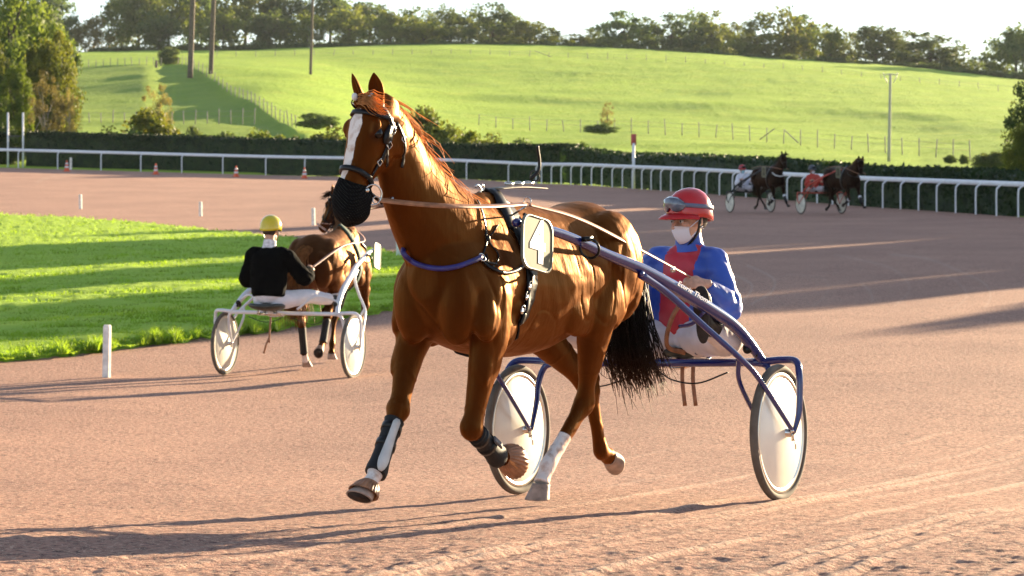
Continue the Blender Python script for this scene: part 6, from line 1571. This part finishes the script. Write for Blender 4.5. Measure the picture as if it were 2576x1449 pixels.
# clipped hedges
def hedge(pts, thick, label, seed, n_leaf):
    """pts: (px, D, top y) along the hedge"""
    rng = np.random.default_rng(seed)
    A = [(ground_at(p, D), HC - (ty - YH) * D / FPX) for p, D, ty in pts]
    rows = catmull([tuple(g) + (t,) for g, t in A], 14 * len(A)); P = rows[:, :3]; T = rows[:, 3]
    tan = np.gradient(P[:, :2], axis=0); tan /= np.linalg.norm(tan, axis=1)[:, None]; nor = np.c_[tan[:, 1], -tan[:, 0]]
    prof = [(-.5, 0.0), (-.5, .3), (-.5, .6), (-.49, .85), (-.44, .97), (-.25, 1.0), (0, 1.0), (.25, 1.0), (.44, .97), (.49, .85), (.5, .5), (.5, 0.0)]
    V = []
    for i in range(len(P)):
        h = T[i] - P[i, 2]
        for u, v in prof: V.append((P[i, 0] + nor[i, 0] * u * thick, P[i, 1] + nor[i, 1] * u * thick, P[i, 2] - .1 + (h + .1) * v))
    V = np.array(V); k = len(prof); V += (.07 * vn3(V, 1.7, 0) + .05 * vn3(V, 5, 1))[:, None] * np.array([1, 1, .8])
    idx = np.arange(len(V)).reshape(-1, k); F_ = np.stack([idx[:-1, :-1], idx[1:, :-1], idx[1:, 1:], idx[:-1, 1:]], -1).reshape(-1, 4)
    # leaves over the clipped faces
    f = F_[rng.integers(0, len(F_), n_leaf)]; a, b = rng.random((2, n_leaf, 1)); q = V[f[:, 0]] * (1 - a) * (1 - b) + V[f[:, 1]] * a * (1 - b) + V[f[:, 2]] * a * b + V[f[:, 3]] * (1 - a) * b
    q += rng.normal(0, .045, q.shape); e = rng.normal(0, 1, q.shape); e /= np.linalg.norm(e, axis=1)[:, None]; g = np.cross(e, rng.normal(0, 1, q.shape)); g /= np.linalg.norm(g, axis=1)[:, None]; s = .10 * rng.uniform(.5, 1.3, (n_leaf, 1))
    LV = np.stack([q - e * s, q + g * s * .6, q + e * s, q - g * s * .6], 1).reshape(-1, 3)
    caps = [tuple(range(k - 1, -1, -1)), tuple(idx[-1])]
    Vall = np.vstack([V, LV]); Fall = np.vstack([F_, np.arange(n_leaf * 4).reshape(-1, 4) + len(V)])
    o = link("hedge", fast_mesh("hedge", Vall, Fall, LHEDGE, False)); tag(o, label, "hedge"); return o
hedge([(78, 155.5, 334), (300, 154, 340), (480, 153, 344), (870, 150.5, 355), (1160, 148.5, 364), (1330, 147, 366), (1452, 146, 366)], 1.6, "long clipped dark hedge behind the straight part of the railing", 1, 26000)
hedge([(-1200, 166, 340), (-500, 162, 338), (-100, 158, 336), (6, 156.5, 336)], 1.6, "hedge end cut by the left edge beyond the gate posts", 3, 5000)
hedge([(1440, 144.5, 373), (1500, 141, 379), (1560, 135, 387), (1674, 125, 389), (1849, 113, 396), (2024, 105, 408), (2164, 99, 421), (2269, 95, 427), (2374, 91.5, 427), (2479, 88.5, 430), (2576, 85, 437), (2800, 79, 452), (3300, 69, 480)], 1.5, "clipped dark hedge behind the curved part of the railing", 2, 26000)
# fallen, unmown verge under the railing at the hedge foot
# trees beyond the right edge whose long shadows fall across the track and the lawn
SX, SY = math.cos(SUN_AZ), math.sin(SUN_AZ)
def pq(px, py): D_ = float(ground_D(px, py)); x_ = (px - 1288) * D_ / FPX; return x_ * SY - D_ * SX, x_ * SX + D_ * SY
shade = []
for px, y0, y1, px_end, qt in [(0, 630, 692, -150, 112), (0, 716, 758, -150, 98), (0, 790, 876, -150, 92), (2300, 532, 638, 1640, 104), (2300, 650, 764, 1650, 82), (2300, 783, 892, 1660, 62)]:
    p0, _ = pq(px, y0); p1, _ = pq(px, y1); pc = (p0 + p1) / 2; w = abs(p1 - p0)
    D_ = float(ground_D(px_end, (y0 + y1) / 2 + (12 if px else 0))); qe = (px_end - 1288) * D_ / FPX * SX + D_ * SY
    h = (qt - qe) * math.tan(SUN_EL) * (1.5 if not px else 1.0 if px_end == 1660 else 1.35)
    nk = max(1, round(w / 3.6)); ww = w / nk
    for i in range(nk):
        for r_ in (0, 1): shade.append((pc - w / 2 + ww * (i + .5) + RND.uniform(-.2, .2), qt + r_ * 6 + i * 2.5, ww * (1.0 + .08 * r_) * (1.13 if px else 1), h * RND.uniform(.94, 1.06), (i + 2 * r_) % 4))
for p_, q_, w, h, k in shade:
    x = p_ * SY + q_ * SX; y = -p_ * SX + q_ * SY
    plant("tree", ('fine', k), at_xy(x, y), w * 1.4, h, LMID, "tall tree outside the picture on the right whose shadow crosses the track", "tree", "trees beyond the right edge", None, k * 1.3)

# pale evening air
hz = MB(); hz.box((0, 1200, 22), (1500, 1460, 34)); HZM = bpy.data.materials.new("haze_air"); HZM.use_nodes = True
_n = HZM.node_tree; _n.nodes.clear(); _o = _n.nodes.new("ShaderNodeOutputMaterial"); _v = _n.nodes.new("ShaderNodeVolumePrincipled"); _v.inputs["Color"].default_value = (.80, .91, 1, 1); _v.inputs["Density"].default_value = .00005; _v.inputs["Anisotropy"].default_value = .2
_n.links.new(_v.outputs[0], _o.inputs["Volume"])
tag(hz.build("haze", HZM, None, False), "thin pale evening haze over the track and hill", "haze", kind="stuff")
SC.cycles.volume_bounces = 0
